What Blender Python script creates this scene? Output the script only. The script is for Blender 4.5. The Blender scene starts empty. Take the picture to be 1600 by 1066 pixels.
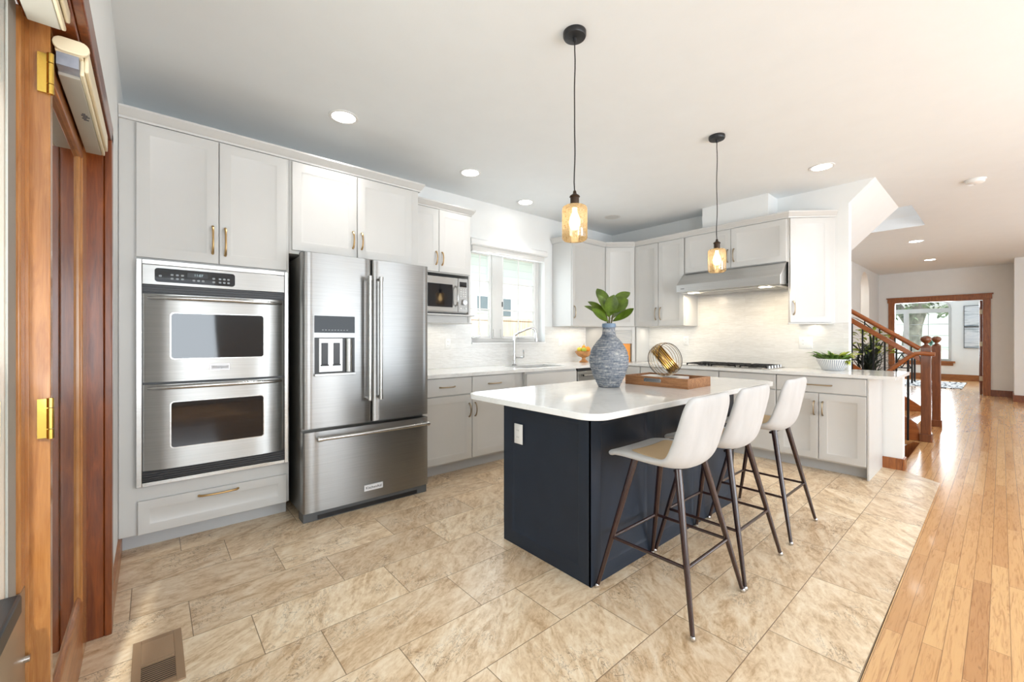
import bpy, bmesh, math, random
from mathutils import Vector, Matrix
random.seed(7)
C = bpy.context.scene.collection
R = math.radians
sc = bpy.context.scene

# ------------------------------------------------------------------ camera, world, lights, exposure
cd = bpy.data.cameras.new('camera'); cam = bpy.data.objects.new('camera', cd); C.objects.link(cam)
cd.sensor_width = 36.0; cd.lens = 655.7/1600*36; cd.shift_y = -0.0025; cd.clip_start = 0.02; cd.clip_end = 300
cam.location = (0, 0, 1.22); cam.rotation_euler = (R(90), 0, R(49.4-90))
sc.camera = cam
sc.view_settings.view_transform = 'Standard'; sc.view_settings.look = 'None'
sc.view_settings.exposure = 0.06; sc.view_settings.gamma = 1.0; sc.view_settings.use_curve_mapping = False
try:
    sc.cycles.use_denoising = True
    sc.cycles.max_bounces = 10; sc.cycles.diffuse_bounces = 5; sc.cycles.glossy_bounces = 5
    sc.cycles.transparent_max_bounces = 12; sc.cycles.caustics_reflective = False; sc.cycles.caustics_refractive = False
    sc.cycles.sample_clamp_indirect = 6.0
except Exception: pass

W = bpy.data.worlds.new('world'); sc.world = W; W.use_nodes = True
wn = W.node_tree; bg = wn.nodes['Background']
bg.inputs[0].default_value = (0.86, 0.93, 1.0, 1); bg.inputs[1].default_value = 2.6

def area(name, loc, rot, sx, sy, power, col=(1, 1, 1), spread=180):
    l = bpy.data.lights.new(name, 'AREA'); l.shape = 'RECTANGLE'; l.size = sx; l.size_y = sy
    l.energy = power; l.color = col; l.spread = R(spread)
    o = bpy.data.objects.new(name, l); C.objects.link(o); o.location = loc; o.rotation_euler = rot
    return o
sun = bpy.data.lights.new('sun', 'SUN'); sun.energy = 6.0; sun.angle = R(2); sun.color = (1, .96, .9)
so = bpy.data.objects.new('sun', sun); C.objects.link(so); so.rotation_euler = (R(40), R(-8), 0)
DAY = (0.84, 0.925, 1.0)
UP = R(-90-38)                                                          # lamps behind the camera are tilted up to brighten the ceiling
area('daylight_rear_window', (0.4, -3.33, 1.35), (UP, 0, R(180)), 1.0, 1.9, 62, DAY)
area('rear_fill_center', (3.4, -3.33, 1.25), (UP, 0, R(180)), 2.6, 2.2, 138, DAY)  # added fill lamp, in an opening made for it in the unseen rear wall
area('rear_fill_right', (8.2, -3.33, 1.35), (UP, 0, R(180)), 2.6, 1.9, 75, (.76, .89, 1.0))  # second added fill lamp behind the camera, cooler against the warm floor bounce
area('daylight_patio_door', (-.32, 1.08, 1.30), (R(90+20), 0, R(-90)), .74, 1.3, 13, (1, .98, .95))
area('daylight_sink_window', (3.25, 3.90, 1.70), (R(-90), 0, 0), .95, 1.0, 8, DAY)
area('daylight_study', (17.6, 1.8, 1.45), (R(90), 0, R(90)), 1.7, 1.6, 120, DAY)
area('alcove_fill', (11.9, 2.75, 2.7), (0, 0, 0), .5, .5, 16, (1, .93, .84))  # added lamp without a fixture, brightens the peach wall behind the arch
area('daylight_stair', (7.4, 1.6, 4.1), (0, 0, 0), 1.0, 1.4, 14, (.95, .97, 1))

# ------------------------------------------------------------------ node materials
class NT:
    def __init__(s, name):
        s.m = bpy.data.materials.new(name); s.m.use_nodes = True; s.t = s.m.node_tree
        s.b = s.t.nodes['Principled BSDF']; s.o = s.t.nodes['Material Output']
    def n(s, typ, **k):
        x = s.t.nodes.new(typ)
        for a, v in k.items(): setattr(x, a, v)
        return x
    def put(s, sock, v):
        if isinstance(v, (int, float)): sock.default_value = v
        elif isinstance(v, (tuple, list)): sock.default_value = v
        else: s.t.links.new(v, sock)
    def math(s, op, a, b=None, c=None):
        x = s.n('ShaderNodeMath', operation=op); s.put(x.inputs[0], a)
        if b is not None: s.put(x.inputs[1], b)
        if c is not None: s.put(x.inputs[2], c)
        return x.outputs[0]
    def pos(s):
        x = s.n('ShaderNodeNewGeometry'); return x.outputs['Position']
    def obj(s):
        x = s.n('ShaderNodeTexCoord'); return x.outputs['Object']
    def xyz(s, v):
        x = s.n('ShaderNodeSeparateXYZ'); s.put(x.inputs[0], v); return x.outputs
    def comb(s, a, b, c):
        x = s.n('ShaderNodeCombineXYZ')
        for i, v in enumerate((a, b, c)): s.put(x.inputs[i], v)
        return x.outputs[0]
    def scale(s, v, k):
        x = s.n('ShaderNodeVectorMath', operation='MULTIPLY'); s.put(x.inputs[0], v); s.put(x.inputs[1], k); return x.outputs[0]
    def addv(s, a, b):
        x = s.n('ShaderNodeVectorMath', operation='ADD'); s.put(x.inputs[0], a); s.put(x.inputs[1], b); return x.outputs[0]
    def noise(s, v, sc_=5., det=4., rough=.55, dist=0., out=0):
        x = s.n('ShaderNodeTexNoise'); s.put(x.inputs['Vector'], v)
        x.inputs['Scale'].default_value = sc_; x.inputs['Detail'].default_value = det
        x.inputs['Roughness'].default_value = rough; x.inputs['Distortion'].default_value = dist
        return x.outputs[out]
    def white(s, v, out=0):
        x = s.n('ShaderNodeTexWhiteNoise', noise_dimensions='3D'); s.put(x.inputs['Vector'], v); return x.outputs[out]
    def ramp(s, f, stops, interp='LINEAR'):
        x = s.n('ShaderNodeValToRGB'); s.put(x.inputs[0], f); e = x.color_ramp.elements; x.color_ramp.interpolation = interp
        while len(e) < len(stops): e.new(.5)
        for q, (p, c) in zip(e, stops): q.position = p; q.color = (*c, 1)
        return x.outputs[0]
    def mix(s, f, a, b, mode='MIX'):
        x = s.n('ShaderNodeMix', data_type='RGBA', blend_type=mode); s.put(x.inputs[0], f)
        s.put(x.inputs[6], (*a, 1) if isinstance(a, tuple) else a); s.put(x.inputs[7], (*b, 1) if isinstance(b, tuple) else b)
        return x.outputs[2]
    def bump(s, h, st=.2, d=.01):
        x = s.n('ShaderNodeBump'); x.inputs['Strength'].default_value = st; x.inputs['Distance'].default_value = d
        s.put(x.inputs['Height'], h); s.t.links.new(x.outputs[0], s.b.inputs['Normal'])
    def set(s, col=None, rough=None, metal=None, **k):
        if col is not None: s.put(s.b.inputs['Base Color'], (*col, 1) if isinstance(col, tuple) and len(col) == 3 else col)
        if rough is not None: s.put(s.b.inputs['Roughness'], rough)
        if metal is not None: s.put(s.b.inputs['Metallic'], metal)
        for a, v in k.items(): s.put(s.b.inputs[a.replace('_', ' ')], v)
        return s

def srgb(r, g, b):
    f = lambda c: (c/255/12.92) if c/255 <= .04045 else ((c/255+.055)/1.055)**2.4
    return (f(r), f(g), f(b))

def plain(name, col, rough=.5, metal=0., var=.03, sc_=6., bump=0., bsc=200., **k):
    t = NT(name)
    n = t.noise(t.pos(), sc_, 3)
    f = t.ramp(n, [(.3, tuple(c*(1-var) for c in col)), (.7, tuple(min(1, c*(1+var)) for c in col))])
    t.set(f, rough, metal, **k)
    if bump: t.bump(t.noise(t.pos(), bsc, 2), bump, .002)
    return t.m

def emis(name, col, st):
    t = NT(name); t.set((0, 0, 0), .5, 0); t.b.inputs['Emission Color'].default_value = (*col, 1); t.b.inputs['Emission Strength'].default_value = st
    return t.m

def wood(name, dark, light, rough=.35, axis='Z', sc_=1., coat=.3):
    t = NT(name); p = t.obj()
    st = {'X': (1.5, 14, 14), 'Y': (14, 1.5, 14), 'Z': (14, 14, 1.5)}[axis]
    v = t.scale(p, tuple(a*sc_ for a in st))
    a = t.noise(v, 3., 5, .6, 1.2); b = t.noise(t.scale(v, (6, 6, 1.5) if axis == 'Z' else (2, 6, 6)), 6., 2)
    f = t.math('ADD', t.math('MULTIPLY', a, .75), t.math('MULTIPLY', b, .25))
    t.set(t.ramp(f, [(.3, dark), (.7, light)]), rough, 0, Coat_Weight=coat, Coat_Roughness=.15)
    t.bump(f, .08, .002)
    return t.m

def steel(name, col=(.43, .43, .42), rough=.36, aniso=.8):
    t = NT(name); p = t.pos()
    n = t.noise(t.scale(p, (3, 3, 260)), 1.0, 2, .5)
    b = t.noise(t.scale(p, (1.3, 1.3, .6)), 1.5, 2, .5)
    c = t.ramp(n, [(.3, tuple(x*.93 for x in col)), (.7, tuple(min(1, x*1.05) for x in col))])
    t.set(c, t.math('ADD', rough-.06, t.math('MULTIPLY', b, .12)), 1.0)
    t.b.inputs['Anisotropic'].default_value = aniso; t.b.inputs['Anisotropic Rotation'].default_value = .25
    tg = t.n('ShaderNodeTangent', direction_type='RADIAL', axis='Z'); t.t.links.new(tg.outputs[0], t.b.inputs['Tangent'])
    return t.m

def glass(name, tint=(.95, .98, .97), ior=1.45, layers=1.):
    t = NT(name); t.t.nodes.remove(t.b)
    tr = t.n('ShaderNodeBsdfTransparent'); tr.inputs[0].default_value = (*tint, 1)
    gl = t.n('ShaderNodeBsdfGlossy'); gl.inputs['Roughness'].default_value = .02
    fr = t.n('ShaderNodeFresnel'); fr.inputs[0].default_value = ior
    ge = t.n('ShaderNodeNewGeometry'); fc = t.math('MULTIPLY', t.math('MINIMUM', t.math('MULTIPLY', fr.outputs[0], layers), .97), t.math('SUBTRACT', 1., ge.outputs['Backfacing']))
    mx = t.n('ShaderNodeMixShader'); t.t.links.new(fc, mx.inputs[0])
    t.t.links.new(tr.outputs[0], mx.inputs[1]); t.t.links.new(gl.outputs[0], mx.inputs[2]); t.t.links.new(mx.outputs[0], t.o.inputs[0])
    return t.m

M = {}
M['wall'] = plain('wall_paint', (.79, .80, .795), .7, var=.01, bump=.05, bsc=90)
M['ceil'] = plain('ceiling_paint', (.80, .83, .845), .8, var=.01, bump=.12, bsc=60)
M['cab'] = plain('cabinet_paint', (.585, .58, .565), .38, var=.01)
M['toe'] = plain('toe_kick_shade', (.50, .51, .52), .5, var=.02)  # cabinet white with the bluish gray toe-space shade put into the colour
M['navy'] = plain('navy_paint', (.019, .027, .042), .45, var=.08, Specular_IOR_Level=.28)
M['tan'] = plain('tan_seat_layer', (.62, .47, .29), .9, bump=.25, bsc=500)
M['peach'] = plain('peach_wall', (.80, .66, .55), .8, var=.01)
M['black'] = plain('black_plastic', (.012, .012, .014), .35)
M['blackmetal'] = plain('black_metal', (.012, .012, .013), .45, .6)
M['iron'] = plain('wrought_iron', (.01, .01, .011), .5, .3)
M['bronze'] = plain('dark_bronze', (.05, .032, .022), .4, .7)
M['gold'] = plain('brushed_brass', (.55, .36, .16), .28, 1.)
M['nickel'] = plain('aged_nickel_brass', (.42, .34, .24), .3, 1.)
M['brass'] = plain('polished_brass', (.70, .46, .10), .18, 1.)
M['chrome'] = plain('chrome', (.62, .62, .63), .12, 1.)
M['steel'] = steel('brushed_steel')
M['fridge'] = steel('refrigerator_steel', (.32, .317, .31), .34)
M['steelhi'] = steel('bright_steel', (.52, .52, .51), .24, .3)
M['hood'] = steel('hood_steel', (.62, .62, .61), .3, .3)
M['darkgray'] = plain('dark_gray_plastic', (.10, .105, .11), .5)
M['screen'] = plain('dark_screen', (.005, .006, .008), .06, 0, IOR=1.28)
M['blackglass'] = plain('black_glass', (.006, .007, .010), .04, 0, IOR=1.5)
M['glass'] = glass('window_glass')
M['doorglass'] = glass('door_glass', (.62, .68, .66), 1.7, 2.2)                  # sealed double pane, lightly tinted
M['whiteplastic'] = plain('white_plastic', (.82, .82, .81), .35, var=.01)
M['vinyl'] = plain('window_vinyl', (.70, .695, .675), .45, var=.01)
M['cream'] = plain('cream_plastic', (.76, .66, .47), .45, var=.02)
M['shadegray'] = plain('shade_gray', (.46, .44, .39), .5, var=.03)
M['bluegray'] = plain('smoky_plastic', (.30, .32, .38), .25, var=.2, sc_=20)
M['taupe'] = plain('taupe_metal', (.36, .29, .21), .35, .5)
M['legs'] = plain('walnut_leg', (.030, .010, .0085), .25, 0, var=.12, sc_=8, Coat_Weight=.5)
M['trim'] = wood('stained_trim', (.15, .035, .008), (.42, .14, .03), .35)
M['trimY'] = wood('stained_trim_lengthwise', (.17, .045, .010), (.46, .17, .04), .35, 'Y')
M['darktrim'] = wood('dark_stained_trim', (.10, .020, .004), (.27, .070, .012), .3)
M['doorwood'] = wood('honey_door_wood', (.29, .105, .026), (.52, .24, .075), .22, 'Z')
M['newel'] = wood('newel_wood', (.09, .026, .010), (.24, .078, .025), .35)
M['rail'] = wood('handrail_wood', (.20, .05, .012), (.42, .13, .03), .3, 'Y')
M['tray'] = wood('tray_wood', (.17, .065, .022), (.46, .22, .09), .5, 'Y', 1.2, .05)
M['orange'] = plain('orange_board', (.82, .30, .015), .4)
M['leaf'] = plain('fig_leaf', (.075, .125, .007), .4, var=.5, sc_=18)
M['leaf2'] = plain('fig_leaf_pale', (.13, .16, .08), .45, var=.3, sc_=20)
M['succ'] = plain('succulent_green', (.10, .19, .03), .5, var=.9, sc_=25)
M['succy'] = plain('succulent_yellow', (.42, .47, .06), .5, var=.4, sc_=30)
M['spike'] = plain('spiky_leaf', (.022, .035, .022), .5, var=.6, sc_=12)
M['lime'] = plain('lime_leaf', (.27, .33, .035), .5, var=.5, sc_=15)
M['stem'] = plain('stem', (.10, .09, .03), .7)
M['fruitorange'] = plain('orange_peel', (.85, .33, .03), .5, bump=.2, bsc=300)
M['lemon'] = plain('lemon_peel', (.75, .66, .06), .5)
M['apple'] = plain('green_apple', (.40, .50, .05), .4)
M['amberbowl'] = plain('amber_bowl', (.62, .29, .10), .25, 0, var=.25, sc_=25, Transmission_Weight=.25)
M['paper'] = plain('paper_white', (.75, .76, .80), .5)
M['ink'] = plain('ink_blue', (.02, .025, .05), .5)
M['lens'] = emis('light_lens', (1, .95, .88), 16.)
M['lensoff'] = plain('light_lens_off', (.62, .62, .60), .5)
M['bulb'] = emis('bulb_glow', (1, .84, .58), 15.)
M['hoodlens'] = emis('hood_lens', (1, .84, .60), 12.)
M['dispglow'] = emis('display_digits', (.6, .8, .85), .8)
M['mark'] = plain('panel_marks', (.28, .31, .33), .5)
M['ventbrown'] = plain('register_brown', (.34, .22, .13), .5, .1)
M['sinksteel'] = steel('sink_steel', (.5, .5, .5), .3, .2)
M['bark'] = plain('bark', (.22, .20, .18), .9, var=.4, sc_=4)
M['foliage'] = plain('tree_foliage', (.16, .19, .13), .8, var=.6, sc_=3)
M['lawn'] = plain('lawn', (.30, .34, .20), .9, var=.3, sc_=1)
M['deck'] = plain('deck_gray', (.50, .50, .48), .8, var=.1, sc_=2)
M['winpane_dark'] = plain('neighbor_pane', (.16, .20, .23), .15)
M['extwhite'] = plain('exterior_white', (.85, .86, .86), .6)
M['terracotta'] = plain('planter_pot', (.10, .085, .08), .7)

def mk_fabric():
    t = NT('boucle_fabric'); p = t.pos()
    a = t.noise(t.scale(p, (1, 1, .35)), 14., 4); b = t.noise(p, 600., 2)
    t.set(t.ramp(a, [(.3, (.46, .46, .457)), (.7, (.53, .53, .527))]), .92, 0, Sheen_Weight=.3)
    t.bump(b, .25, .002); return t.m
M['fabric'] = mk_fabric()

def mk_tile():
    t = NT('travertine_tile'); p = t.pos(); x, y, z = t.xyz(p)
    v = t.math('DIVIDE', t.math('SUBTRACT', y, 1.5465), .3035); row = t.math('FLOOR', v); fy = t.math('FRACT', t.math('ADD', v, 40.))
    u = t.math('DIVIDE', t.math('ADD', t.math('SUBTRACT', x, .535), t.math('MULTIPLY', row, .2035)), .6085)
    col = t.math('FLOOR', u); fx = t.math('FRACT', t.math('ADD', u, 40.))
    ex = t.math('MULTIPLY', t.math('MINIMUM', fx, t.math('SUBTRACT', 1., fx)), .6085)
    ey = t.math('MULTIPLY', t.math('MINIMUM', fy, t.math('SUBTRACT', 1., fy)), .3035)
    e = t.math('MINIMUM', ex, ey)
    gm = t.n('ShaderNodeMapRange'); t.put(gm.inputs[0], e); gm.inputs[1].default_value = .0010; gm.inputs[2].default_value = .0020
    gm.inputs[3].default_value = 1.; gm.inputs[4].default_value = 0.
    idv = t.comb(col, row, 3.7); rnd = t.white(idv, 1); rv = t.white(idv, 0)
    rot = t.n('ShaderNodeVectorRotate', rotation_type='Z_AXIS'); t.put(rot.inputs['Vector'], t.addv(p, t.scale(rnd, (9, 9, 9))))
    t.put(rot.inputs['Angle'], t.math('ADD', .55, t.math('MULTIPLY', rv, 1.1)))
    q = rot.outputs[0]
    s1 = t.noise(t.scale(q, (3.6, 1.2, 1)), 2.4, 7, .66, 1.7)          # broad streaks
    s2 = t.noise(t.scale(q, (7., 3.2, 1)), 4., 5, .68, 1.2)
    s3 = t.noise(t.scale(q, (2.4, 1.2, 1)), 22., 4, .7, .5)
    mixs = t.math('ADD', t.math('ADD', t.math('MULTIPLY', s1, .50), t.math('MULTIPLY', s2, .30)), t.math('MULTIPLY', s3, .20))
    base = t.ramp(mixs, [(.30, srgb(146, 114, 82)), (.415, srgb(202, 176, 144)), (.49, srgb(227, 207, 179)), (.56, srgb(240, 226, 204)), (.68, srgb(250, 243, 231))])
    vn = t.noise(t.scale(q, (5., 2., 1)), 3.2, 6, .68, 2.2)
    band = t.math('ABSOLUTE', t.math('SUBTRACT', vn, .5))
    vm = t.n('ShaderNodeMapRange'); t.put(vm.inputs[0], band); vm.inputs[1].default_value = .0; vm.inputs[2].default_value = .013
    vm.inputs[3].default_value = 1.; vm.inputs[4].default_value = 0.
    patch = t.noise(q, 3.5, 2, .5)
    pm = t.n('ShaderNodeMapRange'); t.put(pm.inputs[0], patch); pm.inputs[1].default_value = .50; pm.inputs[2].default_value = .60
    pit = t.noise(t.scale(q, (1, 2.2, 1)), 26., 3, .6, .6)
    ptm = t.n('ShaderNodeMapRange'); t.put(ptm.inputs[0], pit); ptm.inputs[1].default_value = .63; ptm.inputs[2].default_value = .69
    vein = t.math('MULTIPLY', t.math('MAXIMUM', vm.outputs[0], t.math('MULTIPLY', ptm.outputs[0], .6)), t.math('MULTIPLY', pm.outputs[0], .9))
    c = t.mix(vein, base, srgb(92, 66, 42))
    tint = t.ramp(t.white(t.comb(col, row, 9.1), 0), [(0, srgb(226, 216, 206)), (.5, srgb(246, 238, 228)), (1, srgb(255, 250, 242))])
    c = t.mix(1., c, tint, 'MULTIPLY')
    c = t.mix(gm.outputs[0], c, srgb(140, 116, 88))
    t.set(c, t.math('ADD', .30, t.math('MULTIPLY', vein, .3)), 0, Specular_IOR_Level=.45)
    h = t.math('SUBTRACT', t.math('MULTIPLY', vein, -.3), t.math('MULTIPLY', gm.outputs[0], 1.))
    t.bump(h, .5, .003)
    return t.m
M['tile'] = mk_tile()

def mk_planks():
    t = NT('maple_planks'); p = t.pos(); x, y, z = t.xyz(p)
    v = t.math('DIVIDE', t.math('SUBTRACT', y, .324), .058); row = t.math('FLOOR', v); fy = t.math('FRACT', t.math('ADD', v, 200.))
    off = t.math('MULTIPLY', t.white(t.comb(row, 1.3, 2.1), 0), 3.)
    u = t.math('DIVIDE', t.math('ADD', x, off), .95); col = t.math('FLOOR', u); fx = t.math('FRACT', t.math('ADD', u, 40.))
    ex = t.math('MULTIPLY', t.math('MINIMUM', fx, t.math('SUBTRACT', 1., fx)), .95)
    ey = t.math('MULTIPLY', t.math('MINIMUM', fy, t.math('SUBTRACT', 1., fy)), .058)
    e = t.math('MINIMUM', ex, ey)
    gm = t.n('ShaderNodeMapRange'); t.put(gm.inputs[0], e); gm.inputs[1].default_value = .0004; gm.inputs[2].default_value = .0016
    gm.inputs[3].default_value = 1.; gm.inputs[4].default_value = 0.
    idv = t.comb(col, row, 5.5); rnd = t.white(idv, 1); rv = t.white(idv, 0)
    q = t.addv(p, t.scale(rnd, (7, 7, 7)))
    g = t.noise(t.scale(q, (1.6, 22, 1)), 3., 5, .62, 1.3)
    g2 = t.noise(t.scale(q, (3., 120, 1)), 3., 2, .5)
    base = t.ramp(rv, [(0, srgb(206, 158, 106)), (.3, srgb(220, 174, 121)), (.6, srgb(229, 187, 133)), (.88, srgb(214, 166, 113)), (1, srgb(192, 142, 94))])
    gr = t.ramp(t.math('ADD', t.math('MULTIPLY', g, .8), t.math('MULTIPLY', g2, .2)), [(.28, srgb(196, 172, 150)), (.5, srgb(250, 244, 236)), (.75, srgb(255, 252, 246))])
    c = t.mix(1., base, gr, 'MULTIPLY')
    st = t.noise(t.scale(q, (2.5, 9, 1)), 2.0, 5, .7, 2.)
    sm = t.n('ShaderNodeMapRange'); t.put(sm.inputs[0], st); sm.inputs[1].default_value = .64; sm.inputs[2].default_value = .72
    c = t.mix(t.math('MULTIPLY', sm.outputs[0], .5), c, srgb(96, 62, 38))
    c = t.mix(t.math('MULTIPLY', gm.outputs[0], .75), c, srgb(96, 62, 36))
    t.set(c, t.math('ADD', .14, t.math('MULTIPLY', g, .12)), 0, Coat_Weight=.3, Coat_Roughness=.08)
    t.bump(gm.outputs[0], -.25, .002)
    return t.m
M['planks'] = mk_planks()

def mk_splash():
    t = NT('glazed_wall_tile'); p = t.pos(); x, y, z = t.xyz(p)
    v = t.comb(t.math('ADD', x, y), t.math('SUBTRACT', z, .908), 0.)
    b = t.n('ShaderNodeTexBrick'); t.put(b.inputs['Vector'], v)
    b.inputs['Color1'].default_value = (.78, .775, .755, 1); b.inputs['Color2'].default_value = (.66, .65, .63, 1)
    b.inputs['Mortar'].default_value = (.60, .595, .575, 1); b.inputs['Scale'].default_value = 1.
    b.inputs['Mortar Size'].default_value = .0012; b.inputs['Mortar Smooth'].default_value = .3
    b.inputs['Brick Width'].default_value = .305; b.inputs['Row Height'].default_value = .052; b.offset = .37
    n = t.noise(t.scale(v, (5, 26, 1)), 2.2, 4, .6, .8)
    c = t.mix(.55, b.outputs[0], t.ramp(n, [(.3, (.70, .69, .66)), (.65, (.84, .835, .82))]))
    t.set(c, .13, 0)
    h = t.math('SUBTRACT', t.noise(t.scale(v, (6, 30, 1)), 2., 3), t.math('MULTIPLY', b.outputs[1], .5))
    t.bump(h, .35, .008); return t.m
M['splash'] = mk_splash()

def mk_quartz():
    t = NT('white_quartz'); p = t.pos()
    n = t.noise(t.scale(p, (1, 1, 1)), 1.6, 6, .6, 2.5)
    band = t.math('ABSOLUTE', t.math('SUBTRACT', n, .5))
    c = t.ramp(band, [(0, (.74, .735, .72)), (.03, (.79, .79, .775)), (.2, (.80, .80, .79))])
    t.set(c, .09, 0); return t.m
M['quartz'] = mk_quartz()

def mk_vase():
    t = NT('coiled_ceramic'); p = t.obj(); x, y, z = t.xyz(p)
    w = t.noise(t.scale(p, (6, 6, 90)), 2., 4, .6)
    s = t.noise(p, 70., 3, .6)
    f = t.math('ADD', t.math('MULTIPLY', w, .65), t.math('MULTIPLY', s, .35))
    t.set(t.ramp(f, [(.36, srgb(74, 82, 96)), (.47, srgb(108, 115, 126)), (.57, srgb(150, 151, 153)), (.68, srgb(200, 196, 188))]), .75, 0)
    t.bump(f, .5, .006); return t.m
M['vase'] = mk_vase()
M['vaserim'] = plain('vase_rim_glaze', srgb(108, 128, 150), .45)

def mk_pend():
    t = NT('crackled_amber_glass'); t.t.nodes.remove(t.b); p = t.obj()
    vo = t.n('ShaderNodeTexVoronoi', feature='DISTANCE_TO_EDGE'); t.put(vo.inputs['Vector'], t.addv(t.scale(p, (1, 1, .8)), t.scale(t.noise(p, 30., 2, .5, 0, 1), (.03, .03, .03)))); vo.inputs['Scale'].default_value = 130.
    cr = t.ramp(vo.outputs[0], [(0, (.52, .36, .18)), (.14, (.80, .64, .42)), (.4, (.90, .79, .60))])
    tr = t.n('ShaderNodeBsdfTransparent'); t.t.links.new(cr, tr.inputs[0])
    tl = t.n('ShaderNodeBsdfTranslucent'); t.t.links.new(cr, tl.inputs[0])
    gl = t.n('ShaderNodeBsdfGlossy'); gl.inputs['Roughness'].default_value = .08
    m1 = t.n('ShaderNodeMixShader'); m1.inputs[0].default_value = .30; t.t.links.new(tr.outputs[0], m1.inputs[1]); t.t.links.new(tl.outputs[0], m1.inputs[2])
    m2 = t.n('ShaderNodeMixShader'); m2.inputs[0].default_value = .10; t.t.links.new(m1.outputs[0], m2.inputs[1]); t.t.links.new(gl.outputs[0], m2.inputs[2])
    t.t.links.new(m2.outputs[0], t.o.inputs[0]); return t.m
M['pendglass'] = mk_pend()

def mk_siding():
    t = NT('mint_siding'); p = t.pos(); x, y, z = t.xyz(p)
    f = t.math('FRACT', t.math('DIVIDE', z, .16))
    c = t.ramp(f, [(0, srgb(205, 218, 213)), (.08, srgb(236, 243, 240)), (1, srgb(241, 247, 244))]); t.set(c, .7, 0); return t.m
M['siding'] = mk_siding()

def mk_paint():
    t = NT('abstract_seascape'); p = t.pos(); x, y, z = t.xyz(p)
    n = t.noise(t.scale(p, (1, .9, 7)), 1.6, 5, .6, .6)
    c = t.ramp(n, [(.30, srgb(60, 68, 76)), (.37, srgb(170, 180, 188)), (.5, srgb(226, 230, 234)), (.62, srgb(205, 212, 220)), (.75, srgb(236, 236, 234))])
    t.set(c, .6, 0); return t.m
M['paint'] = mk_paint()

def mk_rug():
    t = NT('black_white_rug'); p = t.pos()
    n = t.noise(t.scale(p, (1.2, 2.2, 1)), 2.2, 2, .5, 1.)
    t.set(t.ramp(n, [(.44, (.72, .72, .72)), (.46, (.02, .02, .025)), (.54, (.02, .02, .025)), (.56, (.72, .72, .72))]), .95, 0); return t.m
M['rug'] = mk_rug()

def mk_basket():
    t = NT('ribbed_white_glaze'); p = t.obj(); x, y, z = t.xyz(p)
    a = t.math('ARCTAN2', y, t.math('MULTIPLY', x, 1.)); f = t.math('FRACT', t.math('ADD', t.math('MULTIPLY', a, 38/6.2832), 50.))
    c = t.ramp(f, [(0, srgb(128, 134, 150)), (.35, srgb(150, 155, 168)), (.5, srgb(235, 235, 232)), (.9, srgb(235, 235, 232)), (1, srgb(128, 134, 150))])
    t.set(c, .5, 0); t.bump(f, .3, .004); return t.m
M['ribbed'] = mk_basket()

def mk_fence():
    t = NT('cedar_fence'); p = t.pos(); x, y, z = t.xyz(p)
    f = t.math('FRACT', t.math('DIVIDE', x, .14)); n = t.noise(t.scale(p, (8, 1, 1)), 2., 3)
    c = t.ramp(n, [(.3, srgb(206, 172, 148)), (.7, srgb(232, 208, 188))])
    c = t.mix(t.ramp(f, [(0, (1, 1, 1)), (.06, (0, 0, 0))]), c, srgb(140, 112, 92)); t.set(c, .8, 0); return t.m
M['fence'] = mk_fence()

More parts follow.
